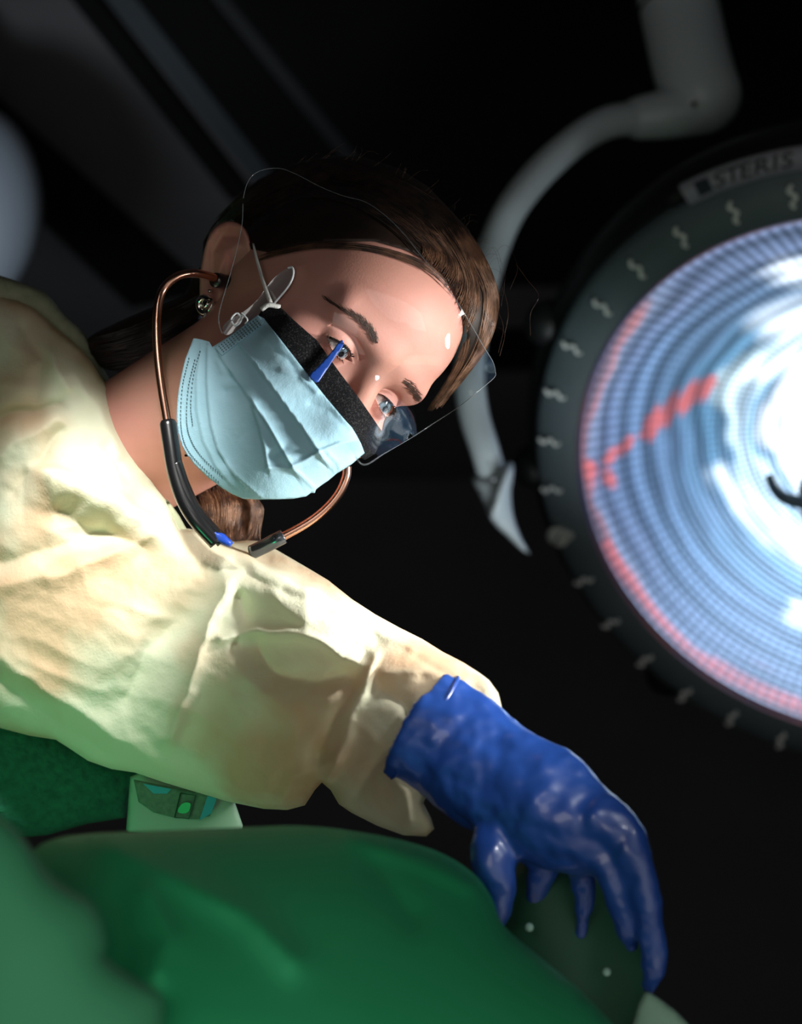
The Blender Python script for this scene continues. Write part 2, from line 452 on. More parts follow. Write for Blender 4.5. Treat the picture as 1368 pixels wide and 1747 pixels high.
def raymarch(px, py, f, start=1.15, steps=70):
    o = c(px, py, 1.0); o = o / np.linalg.norm(o, axis=-1, keepdims=True); t = np.full(np.shape(px), start, float)
    for _ in range(steps):
        d = f(c2h(o * t[..., None])) / 1000; t = t + np.clip(d, -0.02, 0.05) * 0.8
    ok = np.abs(d) < 0.002
    return -(o[..., 2] * t), ok


def hdepth(px, py, off=0.0, neck=True):
    d, ok = raymarch(np.asarray(px, float), np.asarray(py, float), lambda P: head_sdf(P, False, neck) - off); return d, ok


# ---- body mesh (head, neck, ear)
def head_mesh(mb):
    C0 = np.array([0., 5., 20.])
    az = np.radians(np.r_[np.linspace(-180, -75, 50, endpoint=False), np.linspace(-75, 75, 520, endpoint=False), np.linspace(75, 180, 50, endpoint=False)])
    el = np.radians(np.r_[np.linspace(-89.5, -35, 110, endpoint=False), np.linspace(-35, 60, 330, endpoint=False), np.linspace(60, 89.5, 40)])
    AZ, EL = np.meshgrid(az, el); D = np.stack([np.sin(AZ) * np.cos(EL), np.cos(AZ) * np.cos(EL), np.sin(EL)], -1)
    t = np.full(AZ.shape, 330.0)
    for _ in range(70):
        t = t - np.clip(head_sdf(C0 + D * t[..., None]), -6, 30) * 0.7
    P = C0 + D * t[..., None]
    for sx in (1, -1):
        E = P - EYE[sx]; ex = E[..., 0] * sx; o, up, lo = lid_open(ex, E[..., 2]); k = (o > 0) & (E[..., 1] > 0)
        # lid margin rolls slightly outwards, the opening sinks behind the eyeball
        edge = np.exp(-(np.clip(-o, 0, 9) / 1.2) ** 2) * (~k) * (E[..., 1] > 3) * (np.abs(ex) < 15)
        P = P + D * (edge * 0.5)[..., None]
        P = P - D * (np.clip(o / 0.5, 0, 1) * 4.5 * k)[..., None]
    n = len(az); m = len(el); Fs = []
    for i in range(m - 1):
        for j in range(n):
            k = (j + 1) % n; Fs.append((i * n + j, i * n + k, (i + 1) * n + k, (i + 1) * n + j))
    mb.add(h2c(P.reshape(-1, 3)), Fs)


def ear_mesh(mb):
    out = smooth_poly([(352, 412), (366, 388), (388, 377), (410, 382), (424, 400), (428, 430), (420, 470), (408, 500), (392, 528), (372, 546), (352, 548), (341, 530), (340, 500), (342, 460)])
    q = inflate(out, 4, 900, 0.5)
    rim = [(356, 545), (342, 515), (342, 465), (352, 415), (368, 391), (390, 382), (412, 390), (421, 412)]
    D0 = rbf([(352, 400, 1.392), (390, 380, 1.378), (428, 430, 1.358), (410, 500, 1.362), (345, 500, 1.392), (360, 545, 1.388), (385, 460, 1.378)])

    def ex(x, y):
        r = 0.0045 * np.exp(-(segdist(x, y, rim) / 8) ** 2)
        r -= 0.012 * np.exp(-(((x - 392) / 24) ** 2 + ((y - 478) / 24) ** 2))        # concha
        r -= 0.0035 * np.exp(-(segdist(x, y, [(362, 500), (364, 430), (380, 402), (402, 404)]) / 6) ** 2)  # scapha
        r += 0.003 * np.exp(-(segdist(x, y, [(375, 510), (372, 470), (385, 430), (402, 420)]) / 8) ** 2)
        r += 0.004 * np.exp(-(((x - 414) / 9) ** 2 + ((y - 486) / 12) ** 2))
        return r
    pillow(mb, out, D0, 0.005, 2.5, 0.006, ex, q)


pelvis = W(-350, 2000, 1.6)
person = tag(empty('person', (pelvis[0], pelvis[1], 0.0)),
             'person in a yellow gown leaning over, one blue-gloved arm stretched out, hair tied back', 'person')
mb = MB(); head_mesh(mb); ear_mesh(mb)
# upper arm / shoulder core inside the gown keeps the figure one body
mb.tube(pxs([(175, 800, 1.42), (90, 900, 1.42), (-60, 1000, 1.44)], 12), [0.06, 0.10, 0.10], 24) if False else None
mb.tube(pxs([(175, 800, 1.46), (150, 950, 1.44), (330, 1100, 1.40), (600, 1220, 1.32), (760, 1262, 1.215)], 30), np.interp(np.linspace(0, 1, 30), [0, .3, .6, 1], [.035, .045, .04, .03]), 20)
body = mb.build('body', M_SKIN, person)


# ---- eyes
def eye_mat():
    m = bpy.data.materials.new('eye'); m.use_nodes = True; nt = m.node_tree; N = nt.nodes; L = nt.links; b = N['Principled BSDF']
    b.inputs['Roughness'].default_value = 0.06; b.inputs['Coat Weight'].default_value = 0.6; b.inputs['Coat Roughness'].default_value = 0.03
    tc = N.new('ShaderNodeTexCoord'); vm = N.new('ShaderNodeVectorMath'); vm.operation = 'NORMALIZE'; L.new(tc.outputs['Object'], vm.inputs[0])
    sp = N.new('ShaderNodeSeparateXYZ'); L.new(vm.outputs[0], sp.inputs[0])
    ac = N.new('ShaderNodeMath'); ac.operation = 'ARCCOSINE'; L.new(sp.outputs['Z'], ac.inputs[0])
    r = N.new('ShaderNodeValToRGB'); L.new(ac.outputs[0], r.inputs['Fac']); e = r.color_ramp.elements
    e[0].position = 0.0; e[0].color = (0.004, 0.004, 0.005, 1); e[1].position = 0.17; e[1].color = (0.006, 0.006, 0.007, 1)
    for p, cc in ((0.20, (0.10, 0.13, 0.15, 1)), (0.36, (0.20, 0.28, 0.33, 1)), (0.47, (0.08, 0.11, 0.13, 1)), (0.53, (0.50, 0.45, 0.43, 1)), (1.0, (0.52, 0.42, 0.39, 1))):
        q = e.new(p); q.color = cc
    L.new(r.outputs['Color'], b.inputs['Base Color']); return m


M_EYE = eye_mat()
GAZE = {1: np.array([0.06, 1.0, -0.10]), -1: np.array([0.10, 1.0, -0.12])}
for sx in (-1, 1):
    mb = MB(); R = 12.2; mb.ball(np.zeros(3), (R / 1000,) * 3, 48); o = None
    V = mb.v[0]; 
    # cornea bulge around +Z
    zz = V[:, 2] / (R / 1000); mb.v[0] = V * (1 + 0.055 * np.clip((zz - 0.87) / 0.13, 0, 1))[:, None]
    me = bpy.data.meshes.new('eye'); me.from_pydata(mb.v[0].tolist(), [], mb.f); me.shade_smooth(); me.materials.append(M_EYE)
    o = bpy.data.objects.new('eye', me); COL.objects.link(o); o.parent = person
    g = GAZE[sx] / np.linalg.norm(GAZE[sx]); gw = CR @ (HM @ g)
    o.location = Vector(w(h2c(EYE[sx]))) - wloc(person); o.rotation_euler = Vector(gw).to_track_quat('Z', 'Y').to_euler()

# ---- lashes and lid line
for sx in (-1, 1):
    mb = MB()
    xs = np.linspace(-12, 12, 26)
    up = 4.6 * (1 - (np.abs(xs + 1.5) / 13.5) ** 2.2)
    def on(ex, ez, r): 
        y = math.sqrt(max(r * r - ex * ex - ez * ez, 4)); return EYE[sx] + np.array([ex * sx, y, ez])
    L_ = [h2c(on(a, b, 14.0)) for a, b in zip(xs, up)]
    mb.tube(L_, np.interp(xs, [-12, 0, 12], [.0003, .0006, .0009]), 6)
    for k in range(46):
        a = random.uniform(-8, 13.0); b = 4.6 * (1 - (abs(a + 1.5) / 13.5) ** 2.2); ln = random.uniform(6, 9) * (0.6 + 0.4 * (a + 11) / 24)
        p0 = on(min(a, 12.6), b, 14.2); q = np.array([(0.25 + a * 0.05) * sx, 0.9, -0.35]); q /= np.linalg.norm(q); upv = np.array([0.15 * sx, 0.1, 1.0])
        P = [p0, p0 + q * ln * .45 + upv * ln * -.02, p0 + q * ln * .8 + upv * ln * .18, p0 + q * ln + upv * ln * .42]
        mb.tube(h2c(np.array(P)), [.00028, .00024, .00016, .00005], 4, False)
    for k in range(22):
        a = random.uniform(-6, 11); b = -4.4 * (1 - (abs(a - 1.5) / 13.5) ** 2.0); ln = random.uniform(2.5, 4)
        p0 = on(a, b, 14.0); q = np.array([(a * 0.06) * sx, 0.8, -0.6])
        mb.tube(h2c(np.array([p0, p0 + q * ln * .5, p0 + q * ln + np.array([0, 0, .4])])), [.00016, .00013, .00004], 3, False)
    mb.build('eyelashes', M_LASH, person)

# ---- brows
def brow(mb, P, Wd, dirs, n):
    C_ = spline(P, 80); Ws = np.interp(np.linspace(0, 1, 80), np.linspace(0, 1, len(Wd)), Wd)
    for k in range(n):
        t = random.random() ** 0.8; i = min(78, int(t * 79)); p = C_[i]; tg = C_[i + 1] - C_[i]; tg /= np.linalg.norm(tg); nn = np.array([-tg[1], tg[0]])
        of = np.clip(random.gauss(0, .42), -1, 1); b0 = p + nn * of * Ws[i]; dd = tg * dirs + nn * random.uniform(-.35, .1); ln = random.uniform(7, 13)
        pts = np.array([b0, b0 + dd * ln * .5, b0 + dd * ln + nn * -.8]); d, ok = hdepth(pts[:, 0], pts[:, 1], 0.5)
        if ok.all() and d.ptp() < .02 if hasattr(d, 'ptp') else (ok.all() and (d.max() - d.min()) < .02):
            d = d - np.array([-.0002, .0006, .0004]); mb.tube(c(pts[:, 0], pts[:, 1], d), [.0002, .00017, .00005], 3, False)


mb = MB()
brow(mb, [(557, 512), (588, 530), (614, 545), (632, 564), (643, 588)], [1.5, 4, 7, 8, 7], -1, 420)
mb.build('eyebrow', M_BROW, person); mb = MB()
brow(mb, [(687, 650), (700, 660), (711, 676), (716, 690)], [7, 8, 7, 3], 1, 220)
mb.build('eyebrow', M_BROW, person)

# ------------------------------------------------------------------ hair
h_out = [(362, 470), (345, 450), (347, 412), (362, 385), (398, 345), (440, 308), (500, 279), (560, 265), (620, 268), (680, 287), (730, 318), (772, 362), (800, 392),
         (824, 440), (846, 490), (845, 540), (832, 588), (805, 628), (775, 662), (748, 692), (735, 703), (742, 690), (760, 662), (782, 630), (792, 600), (797, 572), (793, 535), (776, 495), (745, 455), (702, 430), (640, 412), (570, 412),
         (500, 420), (455, 430), (428, 425), (418, 392), (395, 374), (372, 378), (356, 400), (352, 430)]
poly = np.array(h_out, float)
hq = inflate(smooth_poly(h_out[:21] + [(680, 600), (500, 620), (400, 520)]), 8, 1500)


def hair_depth(x, y):
    d, ok = hdepth(x, y, 3.0, False); D0 = np.interp(x, [330, 600, 850], [1.47, 1.42, 1.36]); T = 0.085
    pil = D0 - T * hq(x, y)
    return np.where(ok, np.minimum(d, pil + .02), pil + .02)


mb = MB(); V, Fc, bd = tri(h_out, 6)
dep = hair_depth(V[:, 0], V[:, 1]); n = len(V)
oute = segdist(V[:, 0], V[:, 1], h_out[:21])
back = np.maximum(dep + 0.03, 1.40 + 0.13 * np.clip(oute / 160, 0, 1) ** .5)
back = np.where(bd & (oute < 8), dep + 0.004, back)
Pf = c(V[:, 0], V[:, 1], dep); Pb = c(V[:, 0], V[:, 1], back)
Bl = [i for i in range(len(resample(h_out, 6)))]
mb.add(np.vstack([Pf, Pb]), [f[::-1] for f in Fc] + [tuple(i + n for i in f) for f in Fc] + [(a, b, b + n, a + n) for a, b in zip(Bl, Bl[1:] + Bl[:1])])
# gathered hair behind the neck and ponytail lock
pt = smooth_poly([(350, 455), (348, 520), (345, 560), (300, 600), (262, 622), (215, 632), (175, 628), (150, 600), (152, 575), (195, 552), (250, 528), (310, 505), (330, 470)])
pillow(mb, pt, lambda x, y: 1.46 + 0 * x, 0.03, 6)
lk = smooth_poly([(340, 852), (370, 836), (398, 842), (404, 858), (396, 880), (388, 905), (380, 925), (368, 925), (352, 905), (342, 880)])
pillow(mb, lk, lambda x, y: 1.46 + 0 * x, 0.012, 6)
hair = mb.build('hair', M_HAIR, person)


def strands(mb, G, n, r=0.00028, jit=2.0, lift=0.0015, fn=None, npt=14, t0=(0, .15), t1=(.8, 1.0), seg=3):
    G = [spline(g, 40) for g in G]; allp = []
    for k in range(n):
        u = random.random() * (len(G) - 1); i = int(u); f = u - i; P = G[i] * (1 - f) + G[i + 1] * f
        a = random.uniform(*t0); b = random.uniform(*t1); idx = np.linspace(a * 39, b * 39, npt); P = np.stack([np.interp(idx, range(40), P[:, j]) for j in range(P.shape[1])], -1)
        s = random.uniform(-1, 1) * jit; s2 = random.uniform(-1, 1) * jit; P = P.copy(); P[:, 0] += np.linspace(s, s2, npt); P[:, 1] += np.linspace(s2, s, npt) * .6; allp.append(P)
    A = np.array(allp); 
    d = fn(A[..., 0].ravel(), A[..., 1].ravel()).reshape(A.shape[:2]) if fn else A[..., 2]
    for k in range(n):
        dd = d[k] - lift * random.uniform(.2, 1) 
        mb.tube(c(A[k, :, 0], A[k, :, 1], dd), r * np.r_[.5, np.ones(npt - 2), .3] * random.uniform(.7, 1.3), seg, False)


# front roll above the forehead: from hairline sweeping up and back
mb = MB()
strands(mb, [[(745, 700), (770, 664), (803, 615), (822, 565), (826, 500), (800, 440), (762, 392)],
             [(752, 690), (790, 640), (818, 600), (838, 550), (840, 500), (815, 440), (780, 385)],
             [(748, 692), (792, 640), (828, 590), (845, 540), (846, 495), (825, 440), (795, 392)]], 420, .0003, 4, fn=hair_depth, t0=(0, .32))
strands(mb, [[(795, 570), (815, 520), (812, 470), (790, 410), (745, 350), (680, 300)],
             [(786, 520), (800, 480), (780, 430), (730, 370), (660, 310), (600, 280)],
             [(760, 475), (772, 440), (730, 390), (660, 335), (580, 300), (520, 285)],
             [(722, 440), (720, 415), (670, 375), (590, 330), (510, 310), (450, 315)]], 700, .00028, 5, fn=hair_depth, t0=(0, .1), t1=(.2, .55))
# wisps over the forehead along the hairline
strands(mb, [[(770, 490), (735, 455), (690, 433), (620, 418), (540, 415), (470, 428), (432, 442)], [(780, 510), (740, 470), (690, 445), (620, 428), (540, 424), (470, 436), (430, 450)]], 60, .00022, 3, fn=hair_depth, t0=(0, .6), t1=(.5, 1))
strands(mb, [[(728, 702), (754, 664), (778, 622), (790, 582)], [(738, 700), (764, 664), (790, 618), (803, 575)]], 160, .00022, 2, fn=hair_depth)
for k in range(8):                              # flyaways
    x0 = random.uniform(826, 846); y0 = random.uniform(430, 560); a = random.uniform(-60, 40); b = random.uniform(15, 50)
    mb.tube(pxs([(x0 - 6, y0, 1.36), (x0 + b * .5, y0 + random.uniform(-25, 10), 1.355), (x0 + b, y0 + 20 + a * .3, 1.35), (x0 + b * .7, y0 + 60 + a * .4, 1.35)], 16), .00006, 3, False)
for k in range(26):
    t = random.random(); i = random.randint(6, 12); x0, y0 = np.array(h_out[i]) * (1 - t) + np.array(h_out[i + 1]) * t
    a = random.uniform(-10, 30); mb.tube(pxs([(x0 - 10, y0 + 6, 1.38), (x0 + a * .4, y0 - random.uniform(4, 12), 1.38), (x0 + a, y0 - random.uniform(2, 22), 1.38)], 10), .00007, 3, False)
mb.tube(pxs([(880, 450, 1.34), (900, 478, 1.34), (919, 505, 1.34), (905, 535, 1.34), (905, 572, 1.34)], 24), .00008, 3, False)
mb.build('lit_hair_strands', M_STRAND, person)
mb = MB()
# lit ponytail lock under the jaw
strands(mb, [[(340, 842, 1.445), (350, 870, 1.44), (350, 900, 1.44), (365, 930, 1.44)], [(372, 828, 1.44), (385, 860, 1.435), (385, 895, 1.435), (392, 928, 1.43)],
             [(400, 835, 1.44), (415, 860, 1.435), (415, 890, 1.435), (405, 922, 1.43)], [(420, 848, 1.44), (436, 866, 1.44), (430, 896, 1.44), (414, 925, 1.44)]], 720, .00022, 9, npt=12, seg=3)
strands(mb, [[(410, 840, 1.43), (430, 855, 1.43), (432, 890, 1.43), (418, 925, 1.43)], [(425, 845, 1.43), (442, 862, 1.43), (438, 900, 1.43), (436, 930, 1.43)]], 170, .00016, 9, npt=12, t1=(.4, 1))
tag(mb.build('ponytail_strands', M_STRAND_P, person), 'reddish brown loose end of the ponytail')
mb = MB()
strands(mb, [[(742, 698), (770, 664), (803, 615), (822, 565), (828, 500), (805, 440)], [(744, 696), (786, 642), (818, 600), (838, 550), (842, 500), (818, 440)], [(748, 692), (794, 636), (826, 590), (844, 540), (846, 495), (826, 440)]], 150, .00026, 4, fn=hair_depth, lift=.0035, t0=(0, .35))
strands(mb, [[(795, 570), (812, 520), (808, 470), (785, 410)], [(786, 520), (795, 480), (775, 430), (735, 380)], [(770, 485), (775, 450), (760, 420), (735, 390)]], 40, .00022, 5, fn=hair_depth, lift=.0035)
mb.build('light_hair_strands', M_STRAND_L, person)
mb = MB()
strands(mb, [[(775, 470), (745, 405), (690, 350), (610, 310), (520, 300), (430, 335), (365, 400)],
             [(790, 400), (745, 345), (680, 305), (610, 280), (540, 278), (450, 308), (372, 372)],
             [(720, 440), (680, 400), (620, 360), (560, 340), (500, 340), (440, 370), (405, 378)]], 700, .0003, 8, fn=hair_depth, lift=.002)
strands(mb, [[(350, 500, 1.44), (290, 530, 1.44), (220, 560, 1.43), (150, 580, 1.43)], [(345, 545, 1.44), (300, 575, 1.43), (240, 600, 1.43), (165, 612, 1.43)], [(345, 560, 1.44), (300, 600, 1.43), (240, 625, 1.43), (190, 634, 1.43)]], 260, .0003, 5, npt=10)
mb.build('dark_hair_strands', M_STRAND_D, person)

# ---- earring and stud
mb = MB(); e0 = c(351, 522, 1.377); mb.lathe(e0, np.array([.62, .55, .55]) / np.linalg.norm([.62, .55, .55]), np.array([-.5, .85, -.2]) / np.linalg.norm([-.5, .85, -.2]), np.array([.75, -.1, -.65]) / np.linalg.norm([.75, -.1, -.65]),
    [(.0055 + .0028 * math.cos(a), .0034 * math.sin(a)) for a in np.linspace(0, 2 * np.pi, 17)], 32)
mb.ball(c(354, 519, 1.374), .0042, 16)
mb.build('earring', M_SILVER, person)
mb = MB(); mb.ball(c(358, 496, 1.376), .0016, 12); mb.build('ear_stud', M_SILVER, person)

# ------------------------------------------------------------------ gown
g_out = [(-110, 470), (-40, 492), (0, 505), (28, 512), (55, 524), (78, 543), (95, 560), (118, 578), (139, 597), (155, 616), (168, 637), (180, 654), (202, 696), (218, 730), (233, 762), (248, 790), (263, 818), (286, 859), (305, 901),
         (320, 902), (336, 904), (380, 915), (397, 924), (420, 922), (441, 923), (461, 932), (494, 951), (530, 972), (560, 990), (600, 1022), (640, 1048), (680, 1070), (720, 1090), (755, 1112), (790, 1130), (815, 1146), (834, 1160), (850, 1182), (858, 1215),
         (850, 1245), (820, 1275), (770, 1310), (735, 1345), (722, 1370), (735, 1395), (741, 1414), (727, 1427), (688, 1425), (644, 1409), (600, 1387), (578, 1372), (564, 1348), (549, 1335), (537, 1348), (520, 1374), (490, 1382), (450, 1380),
         (390, 1368), (330, 1350), (280, 1335), (230, 1318), (190, 1312), (150, 1298), (120, 1278), (95, 1262), (50, 1255), (0, 1242), (-110, 1230)]
gD = rbf([(-110, 850, 1.47), (0, 500, 1.45), (0, 1240, 1.42), (180, 650, 1.43), (300, 900, 1.41), (250, 1320, 1.38), (460, 930, 1.40), (400, 1370, 1.35), (640, 1048, 1.33), (600, 1390, 1.28), (850, 1200, 1.215), (730, 1400, 1.21), (700, 1250, 1.25)])
# one raised (+) or sunk (-) crease per line: polyline, half width in px, height in metres
g_folds = [([(40, 800), (75, 806), (150, 828), (220, 862), (300, 908), (400, 945), (520, 1010), (640, 1085)], (13, 75), .034),
           ([(100, 870), (170, 905), (240, 930)], 30, -.016),
           ([(0, 712), (60, 700), (104, 690)], 14, -.010), ([(0, 780), (50, 740), (100, 715)], 16, .008), ([(20, 840), (60, 790), (100, 740)], 12, -.006),
           ([(0, 1000), (120, 975), (210, 935), (260, 915)], 22, .008), ([(0, 960), (90, 935), (180, 900)], 20, -.008),
           ([(385, 1000), (350, 1080), (325, 1160), (290, 1260)], 18, .011), ([(300, 1060), (250, 1110), (215, 1190)], 40, -.012),
           ([(405, 1020), (420, 1060), (400, 1100)], 12, -.007), ([(375, 1092), (440, 1075), (520, 1085), (610, 1130)], 13, .010), ([(440, 1110), (470, 1150), (540, 1165), (590, 1150)], 26, -.012),
           ([(640, 1120), (610, 1200), (585, 1270), (560, 1330)], 10, .008), ([(620, 1120), (590, 1190), (540, 1290)], 14, -.006), ([(660, 1150), (720, 1140), (790, 1160)], 14, .007), ([(650, 1180), (690, 1200), (700, 1240)], 20, -.009),
           ([(610, 1360), (640, 1300), (690, 1260)], 16, -.008), ([(700, 1400), (690, 1350), (660, 1310)], 12, .006), ([(480, 1375), (500, 1330), (560, 1300)], 18, .007), ([(520, 1370), (545, 1290)], 12, -.005),
           ([(0, 1120), (100, 1190), (220, 1270), (300, 1320)], 20, .007), ([(0, 1160), (90, 1225), (180, 1285)], 16, -.006),
           ([(180, 760), (220, 820), (270, 870)], 10, -.004), ([(130, 640), (170, 700), (200, 770)], 14, .005), ([(40, 560), (70, 620), (60, 680)], 18, -.006), ([(90, 600), (110, 660)], 12, .005),
           ([(400, 960), (460, 1000), (560, 1040)], 12, -.005), ([(470, 960), (540, 1010), (620, 1060), (700, 1110)], 10, .004), ([(690, 1110), (760, 1150), (820, 1180)], 9, -.004)]
gf = folds(g_folds)


def gown_extra(x, y):
    u = x * .86 + y * .5; v = -x * .5 + y * .86
    wx = 30 * nz(x, y, 160, 3.1); wy = 30 * nz(x, y, 160, 9.2)
    r = 0.0028 * nz(u * .45 + wx, v + wy, 60, 1.7, True) + 0.0005 * nz(u + wx, v * 1.2, 24, 4.4, True) + 0.004 * nz(u * .8 + wx, v * .8, 95, 8.0)
    return gf(x + 6 * nz(x, y, 40, 5.), y + 6 * nz(x, y, 40, 6.)) * .9 + r


mb = MB(); pillow(mb, g_out, gD, 0.095, 5, 0.10, gown_extra, inflate(g_out, 10, 2500))
gown = mb.build('gown', M_GOWN, person)
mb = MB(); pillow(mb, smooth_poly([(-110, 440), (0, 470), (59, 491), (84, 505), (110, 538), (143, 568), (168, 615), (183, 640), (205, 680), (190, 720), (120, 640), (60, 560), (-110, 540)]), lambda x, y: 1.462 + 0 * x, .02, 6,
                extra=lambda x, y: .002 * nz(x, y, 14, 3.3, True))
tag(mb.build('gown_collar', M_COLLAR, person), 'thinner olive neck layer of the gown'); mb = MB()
pillow(mb, [(283, 850), (293, 862), (306, 880), (318, 902), (322, 915), (300, 915), (284, 880)], lambda x, y: 1.405 + 0 * x, .004, 4)
mb.build('neck_tie', M_COLLAR, person)

mb = MB(); pillow(mb, [(-110, 1200), (60, 1220), (150, 1270), (240, 1300), (240, 1330), (222, 1360), (215, 1395), (150, 1405), (80, 1425), (-110, 1440)], lambda x, y: 1.46 + 0 * x, .03, 6, extra=lambda x, y: .002 * nz(x, y, 9, 2.))
mb.build('scrub_shirt', M_SCRUB, person)

# ------------------------------------------------------------------ glove: tubes and palm fused by voxel remesh
mb = MB()
def limb(P, seg=20):
    P = np.array(P, float); q = spline(P, max(8, len(P) * 5)); d = q[:, 2]; mb.tube(c(q[:, 0], q[:, 1], d), np.maximum(q[:, 3], 4) * d / F, seg)
    for k in (0, -1): mb.ball(c(q[k, 0], q[k, 1], d[k]), max(q[k, 3], 4) * d[k] / F, 16)
def slab(P):
    P = np.array(P, float); q = spline(P, 30); mb.tube(c(q[:, 0], q[:, 1], q[:, 2]), q[:, 3] * q[:, 2] / F, 32, True, .72)
slab([(712, 1238, 1.21, 104), (742, 1256, 1.205, 102), (775, 1275, 1.20, 102), (830, 1318, 1.185, 100), (890, 1350, 1.17, 100), (950, 1390, 1.155, 100), (1000, 1425, 1.145, 84), (1035, 1448, 1.14, 60)])
limb([(1020, 1395, 1.14, 50), (1062, 1428, 1.13, 38), (1084, 1480, 1.125, 33), (1100, 1540, 1.125, 26), (1112, 1600, 1.13, 22), (1116, 1650, 1.135, 19), (1106, 1692, 1.14, 14)])
limb([(990, 1430, 1.15, 55), (1035, 1470, 1.135, 36), (1052, 1520, 1.13, 29), (1064, 1570, 1.135, 24), (1074, 1612, 1.145, 15)])
limb([(950, 1430, 1.16, 55), (985, 1470, 1.155, 30), (998, 1520, 1.16, 22), (996, 1560, 1.165, 19), (991, 1592, 1.17, 13)])
limb([(900, 1420, 1.17, 50), (925, 1470, 1.175, 26), (918, 1510, 1.18, 20), (911, 1545, 1.185, 14)])
limb([(856, 1405, 1.17, 46), (845, 1470, 1.155, 42), (852, 1520, 1.15, 30), (840, 1560, 1.15, 25), (833, 1582, 1.15, 17)])
g_wr = folds([([(700, 1240), (760, 1210), (840, 1215)], 10, .003), ([(715, 1330), (770, 1290), (850, 1255)], 9, .004), ([(820, 1330), (870, 1300), (960, 1290)], 8, .004), ([(800, 1400), (860, 1340), (930, 1310)], 9, -.004),
              ([(880, 1430), (950, 1390), (1010, 1380)], 9, .004), ([(860, 1380), (930, 1350), (1000, 1350)], 9, -.003), ([(1040, 1440), (1060, 1500), (1075, 1560)], 8, -.003)])
glove = mb.build('glove', M_GLOVE, person)
mod(glove, 'REMESH', mode='VOXEL', voxel_size=0.0021, use_smooth_shade=True)
mod(glove, 'SMOOTH', factor=0.6, iterations=7)
tx = bpy.data.textures.new('glove_wrinkle', 'CLOUDS'); tx.noise_scale = 0.03; tx.noise_depth = 2
mod(glove, 'DISPLACE', texture=tx, strength=0.0085, mid_level=0.5, texture_coords='GLOBAL')
# rolled cuff
mb = MB(); A = np.linspace(0, 2 * np.pi, 60)
cc_ = c(750, 1250, 1.205); ax = np.array([.55, .83, 0]) * .0385; nz_ = np.array([0, 0, 1.0]) * 0.0285
ctr = c(724, 1242, 1.208)
ring = [ctr + math.cos(a) * ax + math.sin(a) * nz_ for a in A]
mb.tube(ring, .0016, 10, False)
tag(mb.build('rolled_glove_cuff', M_GLOVE, person))

# ------------------------------------------------------------------ face mask
def Lp(*p): q = h2px(np.array(p, float)); return tuple(q)
mD_pts = [Lp(-79, 5, -6), Lp(-77, 14, 4), Lp(-76, 10, -45), Lp(-66, 45, 8), Lp(-68, 42, -20), Lp(-63, 40, -60), Lp(-48, 78, 10), Lp(-54, 80, -25), Lp(-48, 78, -62), Lp(-20, 103, 10), Lp(-26, 112, -20), Lp(-26, 110, -50), Lp(-20, 102, -85),
          Lp(0, 112, 10), Lp(0, 126, -15), Lp(0, 122, -45), Lp(0, 112, -80), Lp(0, 92, -104), Lp(-40, 50, -98), Lp(25, 110, -10), Lp(20, 112, -45)]
mD0 = rbf(mD_pts)
m_out = [(330, 577), (344, 579), (357, 583), (362, 592), (374, 600), (366, 591), (385, 577), (412, 558), (440, 538), (450, 543), (487, 590), (525, 639), (556, 678), (587, 715), (600, 729), (608, 742), (616, 757), (622, 773), (600, 792), (586, 801), (574, 808), (560, 820), (548, 828),
         (539, 835), (537, 841), (530, 841), (522, 847), (500, 851), (470, 852), (440, 852), (415, 851), (396, 843), (378, 832), (355, 815), (333, 794), (319, 776), (309, 758), (303, 735), (301, 712), (302, 688), (305, 663), (310, 637), (316, 612)]
m_out = [p for i, p in enumerate(m_out) if i not in (4, 5)]
pl = folds([([(409, 588), (440, 628), (470, 668), (498, 706), (520, 735), (543, 772), (556, 790)], (1.6, 16, -1), .0045),
            ([(374, 605), (398, 640), (420, 672), (440, 700), (462, 734), (480, 765), (498, 797)], (1.6, 16, -1), .0045),
            ([(354, 592), (353, 640), (355, 680), (360, 725), (372, 768), (398, 808), (440, 846)], (1.5, 12, -1), .0038),
            ([(340, 600), (335, 650), (336, 700), (346, 750), (368, 795), (395, 828)], (1.5, 9, -1), .0018),
            ([(430, 690), (442, 725), (452, 765), (457, 797)], (2.2, 8, -1), .0030), ([(457, 799), (480, 797), (508, 806), (535, 832)], 4, .0018),
            ([(543, 771), (580, 756), (612, 750)], (3, 12, 1), .0028), ([(498, 797), (520, 786), (543, 771)], 5, .0028), ([(462, 780), (485, 765)], 9, -.002),
            ([(395, 645), (410, 660), (385, 668)], 10, -.003), ([(378, 632), (372, 616)], 7, .002), ([(430, 730), (405, 750), (388, 785)], 16, -.003), ([(480, 632), (510, 640), (540, 668)], 6, .0018), ([(455, 590), (490, 612), (510, 640)], 6, -.0014),
            ([(560, 775), (575, 790), (580, 803)], (1.5, 7, -1), .0018), ([(530, 690), (560, 700), (590, 730)], 8, -.0014)])


def mD(x, y):
    d, ok = hdepth(x, y, 0.0, False); b = mD0(x, y); b = np.where(ok, smin(b, np.where(ok, d, 2) - .004, .006), b)
    return b - pl(x, y) - .0008 * nz(x, y, 60, 2.2) - .00015 * nz(x, y, 9, 5.5)


mask = tag(empty('face_mask', W(460, 700, 1.31)), 'light blue pleated surgical mask worn over the nose and mouth', 'mask')
mb = MB(); sheet(mb, m_out, mD, 3.0); mp = mb.build('mask_panel', M_MASK, mask); mod(mp, 'SOLIDIFY', thickness=.0012, offset=-1)
